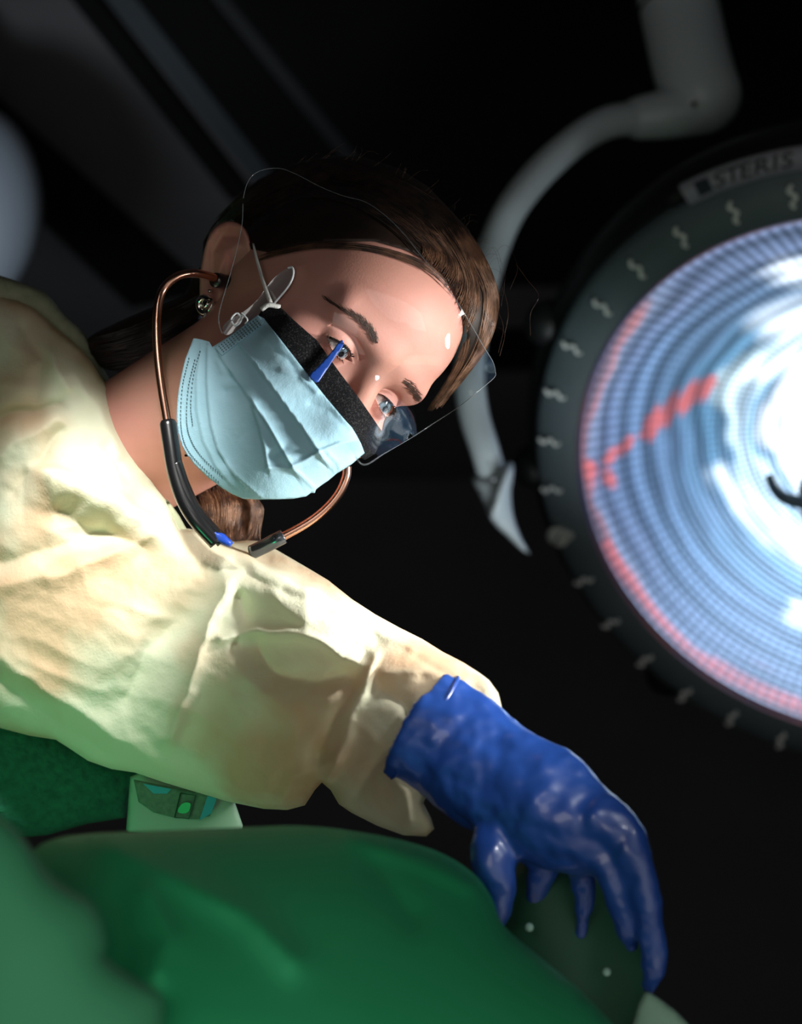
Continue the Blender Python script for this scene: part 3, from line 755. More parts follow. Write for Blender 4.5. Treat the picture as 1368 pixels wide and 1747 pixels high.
# welded side strip raised over the pleats
mb = MB(); sheet(mb, [(366, 592), (440, 537), (451, 549), (378, 606)], lambda x, y: mD(x, y) - .0016, 2.5); sp_ = mb.build('welded_edge', M_MASK, mask); mod(sp_, 'SOLIDIFY', thickness=.001, offset=-1)
mb = MB()
a0, a1, b0 = np.array([371., 592.]), np.array([438., 543.]), np.array([10., 12.])
for j in range(4):
    for i in range(15):
        if i < 7 and j == 3: pass
        x, y = a0 + (a1 - a0) * (i + .5) / 15 + b0 * (j + .2) / 4; r = 1.85 if i > 6 else 1.35
        q = [(x + r * dx, y + r * dy) for dx, dy in ((-1.1, -.2), (.2, -1.1), (1.1, .2), (-.2, 1.1))]; d = mD(np.array([x]), np.array([y]))[0] - .0021
        P = np.array([c(u, v, d) for u, v in q]); mb.add(np.vstack([P, P + [0, 0, -.0006]]), [(3, 2, 1, 0), (0, 1, 5, 4), (1, 2, 6, 5), (2, 3, 7, 6), (3, 0, 4, 7)])
L1 = spline([(322, 612), (311, 660), (308, 720), (316, 760), (338, 790), (372, 822)], 46); L2 = spline([(332, 615), (321, 662), (318, 718), (326, 752), (346, 782), (378, 812)], 46)
L3 = spline([(341, 600), (330, 640), (325, 690), (328, 725)], 22)
for P_ in (L1, L2, L3):
    for x, y in P_:
        d = mD(np.array([x]), np.array([y]))[0] - .0008; r = .95; P = np.array([c(x + r * dx, y + 1.6 * r * dy, d) for dx, dy in ((-1, -1), (1, -1), (1, 1), (-1, 1))])
        mb.add(np.vstack([P, P + [0, 0, -.0006]]), [(3, 2, 1, 0), (0, 1, 5, 4), (1, 2, 6, 5), (2, 3, 7, 6), (3, 0, 4, 7)])
tag(mb.build('weld_dots', M_DOT, mask, smooth=False), kind='stuff')
mb = MB(); mb.tube(pxs([(350, 535, 1.372), (348, 560, 1.362), (346, 590, 1.345)], 10), .0011, 8); mb.build('ear_loop', M_LOOP, mask)
mb = MB(); mb.tube(pxs([(432, 416, 1.335), (440, 450, 1.325), (452, 490, 1.312), (462, 518, 1.305)], 16), np.linspace(.0008, .0016, 16), 8)
mb.tube(pxs([(446, 528, 1.305), (458, 520, 1.303), (478, 524, 1.305)], 8), .0018, 8); mb.build('ear_loop', M_LOOP, mask)

# ------------------------------------------------------------------ visor
vis = tag(empty('face_shield', W(640, 560, 1.24)), 'clear plastic splash visor curving in front of the eyes and forehead', 'face shield')
vD = rbf([Lp(-92, 40, 20), Lp(-92, 45, 60), Lp(-90, 42, 95), Lp(-78, 82, 5), Lp(-80, 85, 60), Lp(-72, 85, 105), Lp(-45, 118, 5), Lp(-48, 125, 60), Lp(-40, 122, 120), Lp(0, 134, 5), Lp(0, 142, 60), Lp(0, 138, 125), Lp(40, 124, 5), Lp(45, 130, 60), Lp(48, 122, 115), Lp(75, 90, 60), Lp(72, 85, 10), Lp(75, 92, 105)])
v_out = smooth_poly([(415, 338), (424, 308), (442, 292), (475, 287), (505, 297), (545, 318), (585, 334), (622, 344), (655, 366), (688, 398), (718, 436), (760, 486), (800, 548), (824, 590), (840, 616), (845, 634), (842, 645), (815, 668), (780, 696), (740, 722), (700, 748), (655, 774), (621, 793), (600, 770),
         (560, 715), (520, 660), (480, 610), (440, 566), (412, 570), (386, 574), (376, 562), (373, 540), (380, 510), (392, 470), (404, 425), (413, 380)])
mb = MB(); sheet(mb, v_out, vD, 6); vo = mb.build('visor_sheet', M_VISOR, vis)
mb = MB(); q = np.vstack([v_out[:92]]); mb.tube(c(q[:, 0], q[:, 1], vD(q[:, 0], q[:, 1])), .0002, 6, False)
q = v_out[-26:]; mb.tube(c(q[:, 0], q[:, 1], vD(q[:, 0], q[:, 1])), .0002, 6, False); mb.build('visor_edge', M_RIM, vis)
def band_depth(x, y):
    d, ok = hdepth(x, y, 0.0, False); return np.where(ok, np.minimum(mD0(x, y) + .002, np.where(ok, d, 2) - .0025), mD0(x, y) + .002)


bandp = [(440, 540), (450, 522), (462, 516), (476, 522), (500, 545), (541, 581), (577, 632), (618, 687), (653, 738), (648, 757), (640, 774), (622, 785), (600, 770), (560, 715), (520, 660), (470, 590)]
mb = MB(); sheet(mb, bandp, band_depth, 4); bo = mb.build('black_mesh_band', M_BAND, vis); mod(bo, 'SOLIDIFY', thickness=.001)
tag(bo, 'black mesh brow strip')
mb = MB(); sheet(mb, smooth_poly([(582, 580), (585, 590), (574, 606), (562, 624), (551, 640), (541, 652), (528, 641), (545, 623), (563, 603)]), lambda x, y: mD0(x, y) - .004, 3); so = mb.build('blue_reflection', M_BLUE_REFL, vis); mod(so, 'SOLIDIFY', thickness=.0008)
tag(so, 'narrow blue reflection on the visor, made as a strip')
cl_out = smooth_poly([(386, 572), (380, 558), (392, 545), (415, 532), (438, 512), (462, 480), (482, 462), (498, 456), (500, 470), (492, 488), (476, 508), (456, 530), (440, 541), (412, 558)])
cD = lambda x, y: 1.308 + .00018 * (500 - x) * .3 - .004 * np.sin(x * .05 + y * .04)
mb = MB(); sheet(mb, cl_out, cD, 3); mb.build('curled_tab', M_CURL, vis)
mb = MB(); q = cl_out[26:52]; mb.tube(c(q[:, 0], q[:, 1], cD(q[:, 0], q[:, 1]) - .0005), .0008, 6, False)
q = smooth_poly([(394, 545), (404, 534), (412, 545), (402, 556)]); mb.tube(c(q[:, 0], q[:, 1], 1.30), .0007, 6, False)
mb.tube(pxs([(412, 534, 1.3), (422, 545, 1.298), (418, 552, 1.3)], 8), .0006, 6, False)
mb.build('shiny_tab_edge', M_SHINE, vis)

# ------------------------------------------------------------------ stethoscope
st = tag(empty('stethoscope', W(400, 900, 1.33)), 'stethoscope with copper ear tubes and black tubing hanging from the ears', 'stethoscope')
mb = MB(); mb.tube(pxs([(378, 479, 1.365), (352, 470, 1.352), (325, 466, 1.342), (298, 474, 1.336), (276, 498, 1.334), (268, 535, 1.33), (268, 590, 1.325), (274, 650, 1.32), (286, 725, 1.315)], 70), .0031, 16); mb.build('ear_tube', M_COPPER, st)
mb = MB(); mb.tube(pxs([(592, 795, 1.33), (590, 815, 1.33), (578, 842, 1.33), (556, 868, 1.33), (525, 892, 1.33), (478, 918, 1.33)], 50), .0031, 16); mb.build('ear_tube', M_COPPER, st)
mb = MB(); mb.tube(pxs([(366, 478, 1.36), (378, 479, 1.366), (392, 482, 1.372)], 10), [.0052, .0056, .0056, .0056, .0054, .005, .005, .0052, .005, .004], 18); mb.build('ear_tip', M_BLACK, st)
mb = MB(); mb.tube(pxs([(286, 718, 1.314), (292, 760, 1.31), (300, 808, 1.306), (316, 855, 1.302), (338, 890, 1.30), (370, 925, 1.302)], 44), np.r_[.0050, np.full(43, .0060)], 18)
mb.tube(pxs([(300, 790, 1.306), (314, 830, 1.303), (336, 874, 1.301), (380, 925, 1.302)], 30), .0046, 16); mb.build('tubing', M_BLACK, st)
mb = MB(); mb.tube(pxs([(484, 915, 1.33), (474, 920, 1.33), (455, 930, 1.335), (430, 942, 1.34)], 14), .0052, 18); mb.build('metal_collar', M_FERRULE, st)
mb = MB(); pillow(mb, [(355, 905), (368, 905), (383, 911), (398, 926), (392, 934), (365, 924)], lambda x, y: 1.30 + 0 * x, .004, 3); tag(mb.build('name_clip', M_BLUE_TAG, st), 'small blue clip')

# ------------------------------------------------------------------ surgical lamp
LD = 2.2; n_ = np.array([-.3667, -.51025, .77793]); a_ = np.array([.90455, 0, .42638]); b_ = np.array([-.21756, .86003, .46154]); LC = c(1479.08, 848.2, LD)
lamp = tag(empty('surgical_lamp', Vector(w(LC))), 'large round surgical lamp glowing bluish white with charcoal rim on a curved white arm', 'surgical lamp')
def ringpt(r, deg, h): t = math.radians(deg); return LC + r * (math.cos(t) * a_ + math.sin(t) * b_) + h * n_
RL = .351
mb = MB(); mb.lathe(LC, a_, b_, n_, [(RL - .001, -.03), (RL, .000), (RL + .004, .003), (RL + .03, .002), (RL + .050, -.004), (RL + .058, -.012), (RL + .060, -.022), (RL + .055, -.05)], 160)
mb.build('rim_bezel', M_LAMPBK, lamp)
mb = MB(); mb.lathe(LC, a_, b_, n_, [(RL + .056, -.024), (RL + .074, -.032), (RL + .085, -.060), (RL + .083, -.09), (RL + .06, -.15), (RL - .05, -.21), (.15, -.25), (.001, -.26)], 160)
for dg, hh in ((178, .02), (225, .015), (150, .012)):
    mb.ball(ringpt(RL + .078, dg, -.055), (.03, .03, .03), 20)
mb.build('lamp_shell', M_LAMPDK, lamp)
# reflector: stepped facet rings with radial flutes
prof = []; NR = 46   # dish
for i in range(NR + 1):
    r = .05 + (RL - .003 - .05) * i / NR; h = -.16 + .157 * (r / RL) ** 2
    prof += [(r, h)] if i == NR else [(r, h), (r + (RL - .062) / NR * .82, h + .0002)]
def refl_mat():
    m = bpy.data.materials.new('faceted_reflector'); m.use_nodes = True; nt = m.node_tree; N = nt.nodes; L = nt.links; b = N['Principled BSDF']
    b.inputs['Base Color'].default_value = (0.30, 0.42, 0.58, 1); b.inputs['Metallic'].default_value = 0.9; b.inputs['Roughness'].default_value = 0.25
    tc = N.new('ShaderNodeTexCoord'); sp = N.new('ShaderNodeSeparateXYZ'); L.new(tc.outputs['UV'], sp.inputs[0])   # u = turn, v = radius
    def math_(op, a, bb=None, cc=None):
        n = N.new('ShaderNodeMath'); n.operation = op
        for i, v in enumerate((a, bb, cc)):
            if v is None: continue
            if isinstance(v, (int, float)): n.inputs[i].default_value = v
            else: L.new(v, n.inputs[i])
        return n.outputs[0]
    u, v = sp.outputs['X'], sp.outputs['Y']
    def noise(su, sv, seed, det=2):
        ang = math_('MULTIPLY', u, 2 * math.pi); co = N.new('ShaderNodeCombineXYZ')
        L.new(math_('MULTIPLY', math_('COSINE', ang), su), co.inputs[0]); L.new(math_('MULTIPLY', math_('SINE', ang), su), co.inputs[1]); L.new(math_('MULTIPLY_ADD', v, sv, seed), co.inputs[2])
        n = N.new('ShaderNodeTexNoise'); n.inputs['Scale'].default_value = 1; n.inputs['Detail'].default_value = det; L.new(co.outputs[0], n.inputs['Vector']); return n.outputs['Fac']
    n1 = noise(1.6, 5, 1.0); n2 = noise(1.0, 26, 7.0, 3); n3 = noise(3.0, 3, 21.0)
    flute = math_('MULTIPLY_ADD', math_('SINE', math_('MULTIPLY', u, 2 * math.pi * 150)), .5, .5)
    rings = math_('MULTIPLY_ADD', math_('SINE', math_('MULTIPLY_ADD', v, 88, math_('MULTIPLY', n1, 9))), .5, .5)
    wr = math_('MULTIPLY_ADD', n1, .26, math_('SUBTRACT', v, .13))
    ramp = N.new('ShaderNodeValToRGB'); L.new(wr, ramp.inputs['Fac']); e = ramp.color_ramp.elements
    e[0].position = 0; e[0].color = (2.2, 2.4, 2.5, 1); e[1].position = .30; e[1].color = (1.5, 1.7, 1.8, 1)
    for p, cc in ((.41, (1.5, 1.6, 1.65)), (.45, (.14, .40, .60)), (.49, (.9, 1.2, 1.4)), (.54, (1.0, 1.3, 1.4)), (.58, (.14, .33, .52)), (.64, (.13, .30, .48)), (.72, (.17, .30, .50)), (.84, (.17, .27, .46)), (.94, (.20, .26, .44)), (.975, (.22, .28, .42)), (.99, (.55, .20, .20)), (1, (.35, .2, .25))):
        q = e.new(p); q.color = (*cc, 1)
    mul = math_('MULTIPLY', math_('MULTIPLY_ADD', rings, .9, .45), math_('MULTIPLY_ADD', flute, .75, .55))  # ring and flute shading painted into the emission strength
    mul = math_('MULTIPLY', mul, math_('MULTIPLY_ADD', n2, 1.1, .35))
    # red reflection streaks painted into the emission colour
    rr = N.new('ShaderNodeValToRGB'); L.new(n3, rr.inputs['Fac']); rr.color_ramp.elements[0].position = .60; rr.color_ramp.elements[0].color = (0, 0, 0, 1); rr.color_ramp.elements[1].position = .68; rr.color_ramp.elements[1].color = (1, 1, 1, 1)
    ang = math_('MULTIPLY', u, 2 * math.pi); X = math_('MULTIPLY', math_('COSINE', ang), v); Y = math_('MULTIPLY', math_('SINE', ang), v)
    def seg_(p0, p1, wd, soft=.5):
        dx, dy = p1[0] - p0[0], p1[1] - p0[1]; l2 = dx * dx + dy * dy
        t = math_('ADD', math_('MULTIPLY', math_('SUBTRACT', X, p0[0]), dx / l2), math_('MULTIPLY', math_('SUBTRACT', Y, p0[1]), dy / l2))
        t = math_('MINIMUM', math_('MAXIMUM', t, 0), 1)
        ex = math_('SUBTRACT', math_('SUBTRACT', X, p0[0]), math_('MULTIPLY', t, dx)); ey = math_('SUBTRACT', math_('SUBTRACT', Y, p0[1]), math_('MULTIPLY', t, dy))
        d = math_('SQRT', math_('ADD', math_('MULTIPLY', ex, ex), math_('MULTIPLY', ey, ey)))
        d = math_('ADD', d, math_('MULTIPLY_ADD', n2, .16, -.07))
        return math_('MINIMUM', math_('MAXIMUM', math_('MULTIPLY', math_('SUBTRACT', wd, d), 1 / (wd * soft)), 0), 1)
    def mx_(*a):
        r = a[0]
        for q in a[1:]: r = math_('MAXIMUM', r, q)
        return r
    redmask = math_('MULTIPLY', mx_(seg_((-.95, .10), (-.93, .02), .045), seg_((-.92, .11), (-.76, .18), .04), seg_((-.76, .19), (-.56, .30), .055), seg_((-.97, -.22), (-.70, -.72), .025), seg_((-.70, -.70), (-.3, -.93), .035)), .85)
    white = mx_(seg_((-.30, .50), (-.2, .53), .13, 1), seg_((-.40, .30), (-.22, .36), .07, 1), seg_((-.58, -.07), (-.52, -.20), .07, 1), seg_((-.52, -.20), (-.42, -.33), .08, 1), seg_((-.42, -.33), (-.26, -.44), .09, 1), seg_((-.2, .74), (-.05, .72), .12, 1), seg_((-.35, -.62), (-.2, -.66), .06, 1))  # white reflection patches painted into the emission
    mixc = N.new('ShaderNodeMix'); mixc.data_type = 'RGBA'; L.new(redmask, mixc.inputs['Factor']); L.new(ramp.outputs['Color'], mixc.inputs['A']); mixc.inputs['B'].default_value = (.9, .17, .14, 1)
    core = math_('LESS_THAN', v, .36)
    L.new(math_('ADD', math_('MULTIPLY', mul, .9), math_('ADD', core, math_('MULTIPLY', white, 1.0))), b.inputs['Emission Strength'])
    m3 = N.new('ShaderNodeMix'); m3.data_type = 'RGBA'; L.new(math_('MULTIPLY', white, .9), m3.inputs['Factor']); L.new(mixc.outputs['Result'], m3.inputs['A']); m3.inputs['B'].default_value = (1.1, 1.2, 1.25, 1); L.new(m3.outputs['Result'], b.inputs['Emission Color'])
    return m
seg = 300; mb = MB(); A = np.linspace(0, 2 * np.pi, seg, endpoint=False); V = []; UV = []
for i, (r, h) in enumerate(prof):
    rr_ = r + 0 * A; V.append(LC + rr_[:, None] * (np.cos(A)[:, None] * a_ + np.sin(A)[:, None] * b_) + (h + .0009 * (np.arange(seg) % 2))[:, None] * n_)
V = np.concatenate(V); Fs = [(i * seg + j, i * seg + (j + 1) % seg, (i + 1) * seg + (j + 1) % seg, (i + 1) * seg + j) for i in range(len(prof) - 1) for j in range(seg)]
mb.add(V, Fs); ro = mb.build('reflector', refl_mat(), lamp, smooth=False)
uvl = ro.data.uv_layers.new(name='polar'); k = 0
for i in range(len(prof) - 1):
    for j in range(seg):
        for (ii, jj) in ((i, j), (i, j + 1), (i + 1, j + 1), (i + 1, j)):
            uvl.data[k].uv = (jj / seg, prof[ii][0] / RL); k += 1
def glow(name, col, s):
    m = bpy.data.materials.new(name); m.use_nodes = True; nt = m.node_tree; b = nt.nodes['Principled BSDF']; b.inputs['Base Color'].default_value = (1, 1, 1, 1)
    b.inputs['Emission Color'].default_value = (*col, 1); b.inputs['Emission Strength'].default_value = s; return m
mb = MB(); mb.lathe(LC, a_, b_, n_, [(.001, -.05), (.05, -.055), (.08, -.08), (.085, -.12), (.07, -.16)], 64); mb.build('bulb_diffuser', glow('hot_white', (1, .98, .94), 3.0), lamp)
mb = MB(); mb.lathe(LC, a_, b_, n_, [(.07, -.03), (.078, -.01), (.078, .012), (.06, .02), (.001, .02)], 64); mb.build('handle_hub', mat('dark_green_hub', lin(24, 70, 58), rough=.45), lamp)
mb = MB(); mb.tube(pxs([(1312, 812, 2.19), (1322, 834, 2.18), (1345, 852, 2.17), (1400, 862, 2.17)], 20), np.linspace(.005, .009, 20), 16); mb.build('curved_blue_tube', mat('grey_blue_tube', lin(96, 124, 140), rough=.4), lamp)  # curved grey-blue tube beside the hub
mb = MB(); mb.tube([LC + n_ * -.05, LC + n_ * .04, LC + n_ * .10], [.032, .03, .026], 32); mb.build('handle', mat('green_grip', lin(30, 90, 70), rough=.5), lamp)
mb = MB(); mb.lathe(LC, a_, b_, n_, [(.034, .012), (.12, .011), (.22, .008), (.30, .003), (RL - .002, -.002)], 128); mb.build('lens_cover', clear_mat('lens_glass', (.97, .98, 1), .3, .02), lamp)
mb = MB(); mb.lathe(LC, a_, b_, n_, [(RL - .003, -.001), (RL - .001, .002), (RL + .001, .0035)], 160); mb.build('lens_trim', mat('rose_trim', lin(190, 120, 125), lin(120, 130, 170), 6, .3, .6), lamp)
# painted marks round the bezel
marks = [(1353, 335, 1), (1253, 362, 1), (1163, 404, 1), (1088, 458, 1), (1028, 523, 1), (976, 592, 1), (947, 671, 1), (937, 752, 1), (941, 834, 1), (996, 990, 1), (1042, 1062, 1), (1100, 1126, 1), (1168, 1184, 1), (1248, 1224, 1), (1332, 1262, 1)]
def hitlamp(px, py, h):
    r = c(px, py, 1.0); t = ((LC + n_ * h) @ n_) / (r @ n_); X = r * t - LC; return X @ a_, X @ b_
for px_, py_, _ in marks:
    u, v = hitlamp(px_, py_, .003); R0 = math.hypot(u, v); th = math.atan2(v, u); er = math.cos(th) * a_ + math.sin(th) * b_; et = -math.sin(th) * a_ + math.cos(th) * b_
    P = [LC + er * (R0 + (t - .5) * .026) + et * (.0034 * math.sin(t * 3.2 * math.pi)) + n_ * .0045 for t in np.linspace(0, 1, 22)]
    mb = MB(); mb.tube(P, .0023, 8, True); mb.build('squiggle_mark', M_MARK, lamp)
u, v = hitlamp(953, 915, .003); sc_ = LC + a_ * u + b_ * v
mb = MB(); mb.lathe(sc_, a_, b_, n_, [(.0145, .002), (.0145, .0055), (.013, .0065), (.0001, .0065)], 32); so = mb.build('bezel_screw', mat('pale_screw', lin(190, 196, 186), rough=.4), lamp)
mb = MB(); dr = (a_ * .6 + b_ * .8); mb.tube([sc_ + n_ * .0068 - dr * .013, sc_ + n_ * .0068 + dr * .013], .0012, 6); mb.build('screw_slot', M_LETTER, so)
mb = MB(); q_ = sc_ + a_ * .014 + b_ * .002; mb.tube([q_ + n_ * .002, q_ + n_ * .006], .0075, 6); mb.build('screw_tab', so.data.materials[0], so)
mb = MB(); mb.tube([q_ + n_ * .006, q_ + n_ * .007], .0022, 10); mb.build('screw_hole', M_LETTER, so)
# name plate on the upper flank
u, v = hitlamp(1176, 355, -.03); R0 = math.hypot(u, v); 
def plate_ang(px, py): u, v = hitlamp(px, py, -.016); return math.degrees(math.atan2(v, u)), math.hypot(u, v)
A0 = plate_ang(1182, 348); A1 = plate_ang(1368, 300); 
rin = plate_ang(1290, 308)[1] + .004; rout = rin + .025
NB = n_ * -.008
mb = MB(); mb.lathe(LC + NB, a_, b_, n_, [(rin, -.004), (rin, .002), (rout, .000), (rout, -.006)], 60, (A0[0], 60)); mb.build('name_plate', M_PLATE, lamp)
mb = MB(); mb.lathe(LC + NB, a_, b_, n_, [(RL + .08, -.03), (rin - .002, -.006), (rout, -.008), (rout - .005, -.05), (RL + .06, -.11)], 60, (A0[0] + 3, 60)); mb.build('plate_housing', M_LAMPDK, lamp)
# lettering, one mesh
mbl = MB(); lett = [('S', 1234, 318), ('T', 1255, 309), ('E', 1277, 301), ('R', 1302, 291), ('I', 1324, 285), ('S', 1344, 280)]
for chh, px_, py_ in lett:
    cu = bpy.data.curves.new('t', 'FONT'); cu.body = chh; cu.size = .024; cu.align_x = 'CENTER'; cu.align_y = 'CENTER'; cu.extrude = .0004; cu.shear = .25
    to = bpy.data.objects.new('t', cu); COL.objects.link(to); dg = bpy.context.evaluated_depsgraph_get(); dg.update(); me = to.evaluated_get(dg).to_mesh()
    Vv = np.array([tuple(q.co) for q in me.vertices]); Fc = [tuple(p.vertices) for p in me.polygons]
    u, v = hitlamp(px_, py_, -.014); th = math.atan2(v, u); er = math.cos(th) * a_ + math.sin(th) * b_; et = -math.sin(th) * a_ + math.cos(th) * b_; rm = (rin + rout) / 2
    mbl.add(LC + NB + n_ * .0022 + er * rm + Vv[:, :1] * -et * 1.35 + Vv[:, 1:2] * er + Vv[:, 2:3] * n_, Fc)
    bpy.data.objects.remove(to); bpy.data.curves.remove(cu)
mbl.build('lettering', M_LETTER, lamp, smooth=False)
al = plate_ang(1200, 333)[0]; al2 = plate_ang(1218, 325)[0]
mb = MB(); mb.lathe(LC + NB, a_, b_, n_, [(rin + .004, .0022), (rout - .004, .0012)], 12, (al, al2 - .5)); mb.build('logo_block', M_LOGO, lamp)

# curved arm and joints
def ptube(name, P, Rpx, m, n=60, seg=32, parent=lamp, flat=None):
    q = spline([(*p, r) for p, r in zip(P, Rpx)], n); mb = MB(); mb.tube(c(q[:, 0], q[:, 1], q[:, 2]), q[:, 3] * q[:, 2] / F, seg, True, flat); return mb.build(name, m, parent)
ptube('curved_arm', [(1100, 202, 2.36), (1040, 208, 2.34), (985, 238, 2.32), (925, 290, 2.3), (875, 352, 2.28), (845, 415, 2.27), (822, 490, 2.25), (806, 570, 2.24), (800, 640, 2.22), (808, 705, 2.21), (826, 765, 2.2), (840, 812, 2.2)],
      [28, 28, 27, 27, 27, 27, 27, 27, 27, 26, 25, 25], M_ARM, 90)
mb = MB(); pillow(mb, smooth_poly([(804, 812), (830, 806), (858, 792), (874, 790), (876, 810), (872, 840), (876, 880), (890, 920), (904, 944), (892, 940), (866, 916), (838, 888), (822, 852)]), lambda x, y: 2.21 + 0 * x, .035, 5,
                 extra=lambda x, y: .02 * np.exp(-(segdist(x, y, [(868, 795), (850, 860), (836, 888)]) / 14) ** 2)); br = mb.build('yoke_bracket', M_ARM, lamp)
mb = MB(); mb.ball(c(842, 818, 2.165), .002, 12); mb.build('bracket_screw', M_SHINE, br)
mb = MB(); mb.tube([c(846, 806, 2.2) + np.array([0, 0, 0]), c(848, 812, 2.2)], [.0185, .0185], 32); mb.build('arm_joint_ring', M_ARM, lamp)
def post():
    mb = MB(); mb.tube(pxs([(1150, -30, 2.40), (1160, 20, 2.40), (1180, 110, 2.38), (1197, 165, 2.37)], 24), [.0505] * 24, 36); mb.ball(c(1198, 162, 2.37), .0495, 36)
    mb.tube(pxs([(1205, 178, 2.37), (1150, 192, 2.36), (1092, 201, 2.36)], 16), np.linspace(.0375, .0275, 16), 32); mb.ball(c(1092, 201, 2.36), .0277, 24)
    return mb
po = post().build('elbow_housing', M_ARM, lamp); mod(po, 'REMESH', mode='VOXEL', voxel_size=0.004, use_smooth_shade=True); mod(po, 'SMOOTH', factor=.5, iterations=12)
mb = MB(); mb.tube(pxs([(1184, 178, 2.322), (1184, 178, 2.315)], 4), .0035, 16); mb.build('elbow_screw', M_SEAM, lamp)
mb = MB(); q = c(1156, 5, 2.40); dirv = c(1180, 110, 2.38) - c(1156, 5, 2.40); dirv /= np.linalg.norm(dirv); mb.tube([q, q + dirv * .003], .0512, 36); mb.build('elbow_seam', M_SEAM, lamp)
top = w(c(1150, -30, 2.40)); mb = MB(); mb.tube(np.array([top, (top[0] - .02, top[1] + .05, 2.98)]), .048, 32); mb.lathe(np.array([top[0] - .02, top[1] + .05, 2.985]), np.array([1., 0, 0]), np.array([0, 1., 0]), np.array([0, 0, 1.]), [(.0, -.03), (.12, -.03), (.13, .0)], 40)
mb.build('ceiling_post', M_ARM, lamp, worldspace=True)

# ------------------------------------------------------------------ second lamp head, blurred at the left edge
sl = tag(empty('lamp_head', Vector(w(c(-40, 350, 2.9)))), 'out-of-focus pale grey lamp head cut by the left edge above the shoulder', 'lamp')
mb = MB(); mb.ball(c(-45, 350, 2.9), (.105, .155, .09), 40); so2 = mb.build('lamp_housing', mat('pale_grey_shell', lin(165, 176, 190), rough=.5), sl)
mb = MB(); mb.tube(pxs([(-60, 240, 2.95), (-80, 60, 3.0), (-90, -60, 3.05)], 10), .03, 20); mb.build('lamp_arm', M_ARM, sl)

# ------------------------------------------------------------------ foreground: patient under drapes, table things
mb = MB(); pd = smooth_poly([(-120, 1520), (20, 1480), (70, 1440), (130, 1424), (250, 1418), (400, 1412), (520, 1409), (640, 1424), (740, 1450), (805, 1488), (838, 1530), (860, 1580), (930, 1640), (1000, 1700), (1080, 1800), (1100, 1950), (-120, 1950)])
pillow(mb, pd, rbf([(-100, 1600, .95), (400, 1420, 1.05), (830, 1520, 1.10), (1000, 1900, 1.0), (-100, 1950, .85)]), .10, 12, .12,
       folds([([(180, 1440), (300, 1500), (420, 1560), (500, 1640)], 30, .012), ([(250, 1520), (290, 1600), (270, 1660)], 22, .010), ([(200, 1540), (220, 1600), (215, 1650)], 26, -.006), ([(600, 1430), (720, 1470), (800, 1510)], 18, .010), ([(640, 1480), (700, 1560)], 30, -.008)]))
tag(mb.build('surgical_drape', M_DRAPE, None), 'green drape over the patient, rounded, blurred, below the sleeve', 'drape')
mb = MB(); pillow(mb, smooth_poly([(-120, 1360), (-20, 1385), (15, 1405), (40, 1430), (70, 1475), (105, 1510), (150, 1535), (172, 1570), (182, 1610), (180, 1632), (215, 1660), (265, 1690), (280, 1720), (270, 1800), (260, 1900), (-120, 1900)]), lambda x, y: .84 + 0 * x, .04, 10, .03)
tag(mb.build('draped_fold', M_DRAPE_L, None), 'paler green fold of cloth in the lower left corner', 'drape')
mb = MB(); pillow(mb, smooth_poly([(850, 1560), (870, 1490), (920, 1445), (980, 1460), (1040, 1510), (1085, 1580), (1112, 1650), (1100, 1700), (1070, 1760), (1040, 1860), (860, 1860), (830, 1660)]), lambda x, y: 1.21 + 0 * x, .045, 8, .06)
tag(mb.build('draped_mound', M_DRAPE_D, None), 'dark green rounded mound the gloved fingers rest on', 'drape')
mb = MB(); pillow(mb, [(1100, 1690), (1112, 1694), (1150, 1722), (1185, 1757), (1200, 1850), (1050, 1850), (1078, 1747), (1090, 1710)], lambda x, y: 1.13 + 0 * x, .008, 6)
tag(mb.build('towel', M_TOWEL, None), 'pale folded towel corner at the bottom edge under the fingertip', 'towel')
for (x, y, lab) in ((903, 1582, 'small round pale highlight between the blue fingers, made as a ball'), (1035, 1658, 'small round pale highlight lower right, nearer the index fingertip, made as a ball')):
    mb = MB(); mb.ball(c(x, y, 1.155), .0028, 20); tag(mb.build('glint', M_GLINT, None), lab, 'glint')  # added small balls imitating out-of-focus highlights
# packet with printed strap between sleeve and drape
pk = tag(empty('supply_packet', W(320, 1380, 1.36)), 'pale packet with banded label lying between sleeve and green drape', 'packet')
mb = MB(); pillow(mb, [(222, 1325), (240, 1318), (395, 1352), (414, 1408), (412, 1420), (300, 1425), (215, 1420)], lambda x, y: 1.40 + 0 * x, .006, 5); mb.build('pouch', M_SHEET, pk)
def pdD(x, y): return 1.388 + 0 * x
mb = MB(); sheet(mb, [(228, 1330), (300, 1345), (370, 1358), (358, 1392), (338, 1398), (300, 1396), (262, 1386), (236, 1368)], pdD, 5); o = mb.build('band', M_STRAPG, pk); mod(o, 'SOLIDIFY', thickness=.001)
mb = MB(); sheet(mb, [(244, 1337), (292, 1346), (285, 1354), (262, 1354)], lambda x, y: 1.3865 + 0 * x, 4); mb.build('blue_print', M_TEAL, o)
mb = MB(); sheet(mb, [(354, 1358), (370, 1362), (360, 1388), (340, 1400), (346, 1382)], lambda x, y: 1.3865 + 0 * x, 4); mb.build('teal_stripe', M_TEAL, o)
mb = MB(); fr = [(308, 1353), (334, 1357), (322, 1397), (298, 1394), (308, 1353)]
mb.tube([c(x, y, 1.386) for x, y in fr], .0005, 6); mb.build('printed_frame', mat('dark_green_print', lin(14, 70, 45), rough=.6), o)
mb = MB(); sheet(mb, smooth_poly([(303, 1384), (309, 1373), (318, 1369), (325, 1372), (322, 1384), (312, 1388)]), lambda x, y: 1.3862 + 0 * x, 2); mb.build('leaf_print', M_LEAF, o)

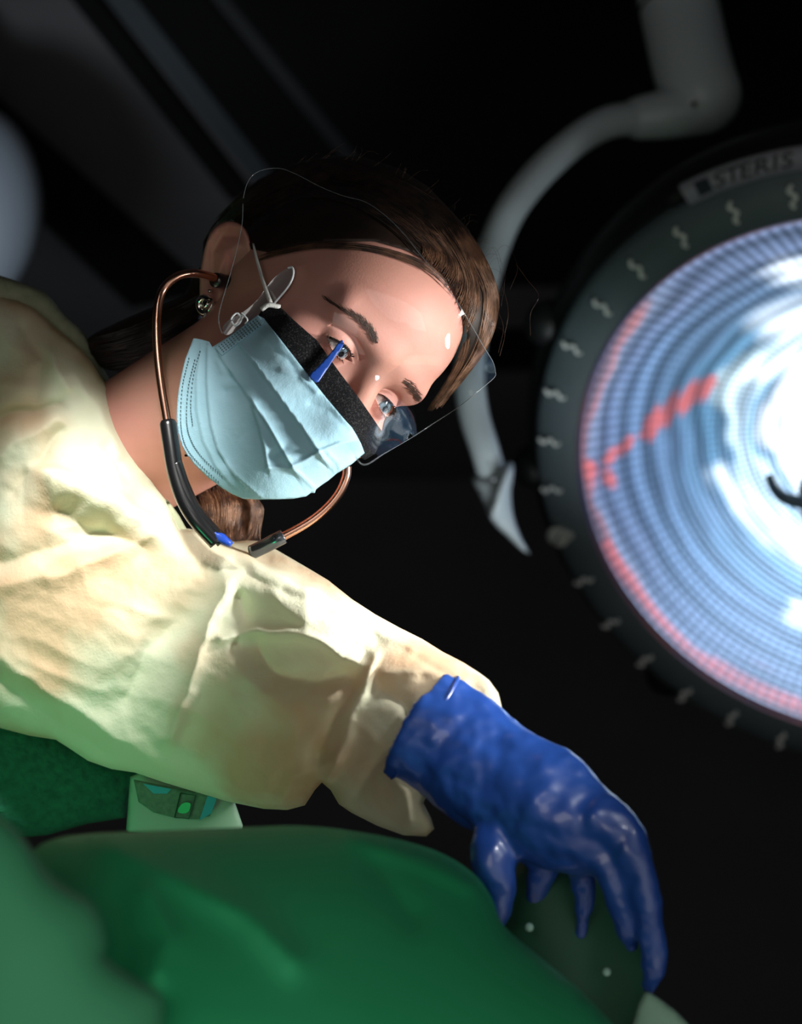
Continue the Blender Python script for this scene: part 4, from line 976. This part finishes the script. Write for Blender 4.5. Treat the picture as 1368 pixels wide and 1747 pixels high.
# ------------------------------------------------------------------ the room
def box(name, lo, hi, m, label=None):
    lo = np.array(lo, float); hi = np.array(hi, float); V = np.array([[(lo, hi)[i][0], (lo, hi)[j][1], (lo, hi)[k][2]] for i in (0, 1) for j in (0, 1) for k in (0, 1)])
    mb = MB(); mb.add(V, [(0, 1, 3, 2), (4, 6, 7, 5), (0, 4, 5, 1), (2, 3, 7, 6), (0, 2, 6, 4), (1, 5, 7, 3)]); return tag(mb.build(name, m, None, smooth=False, worldspace=True), kind='structure')
box('floor', (-3, -2, -.1), (3.2, 4.6, 0), M_FLOOR); box('ceiling', (-3, -2, 3.0), (3.2, 4.6, 3.1), M_CEIL)
box('wall_back', (-3, 4.6, 0), (3.2, 4.7, 3), M_WALL); box('wall_left', (-3.1, -2, 0), (-3, 4.6, 3), M_WALL); box('wall_right', (3.2, -2, 0), (3.3, 4.6, 3), M_WALL); box('wall_front', (-3, -2.1, 0), (3.2, -2, 3), M_WALL)
def ceil_hit(px, py, z=2.999):
    r = CR @ c(px, py, 1.0); t = (z - CT[2]) / r[2]; return CT + r * t
def ceil_strip(name, q, m, dep):
    P = np.array([ceil_hit(*p) for p in q]); Q = P + np.array([0, 0, -dep]); mb = MB()
    mb.add(np.vstack([P, Q]), [(0, 1, 2, 3), (7, 6, 5, 4), (0, 4, 5, 1), (1, 5, 6, 2), (2, 6, 7, 3), (3, 7, 4, 0)]); return tag(mb.build(name, m, None, smooth=False, worldspace=True), kind='structure')
ceil_strip('trim_1', [(-120, 60), (-120, -20 + 190), (225, 505), (345, 480)], M_DARK, .03)
ceil_strip('trim_2', [(105, -40), (150, -40), (430, 320), (395, 330)], M_DARK, .02)
ceil_strip('trim_3', [(165, -40), (215, -40), (470, 290), (440, 300)], M_RAIL, .02)
ceil_strip('trim_4', [(215, -40), (330, -40), (620, 300), (470, 292)], M_DARK, .015)
ceil_strip('trim_5', [(345, -40), (372, -40), (640, 290), (620, 300)], mat('dark_grey_rail', lin(72, 76, 80)), .02)
ceil_strip('trim_6', [(372, -40), (1500, -40), (1500, 480), (700, 480), (640, 290)][:4], M_DARK, .012)
ceil_strip('trim_7', [(700, 562), (1100, 556), (1100, 616), (700, 622)], M_DARK, .02)
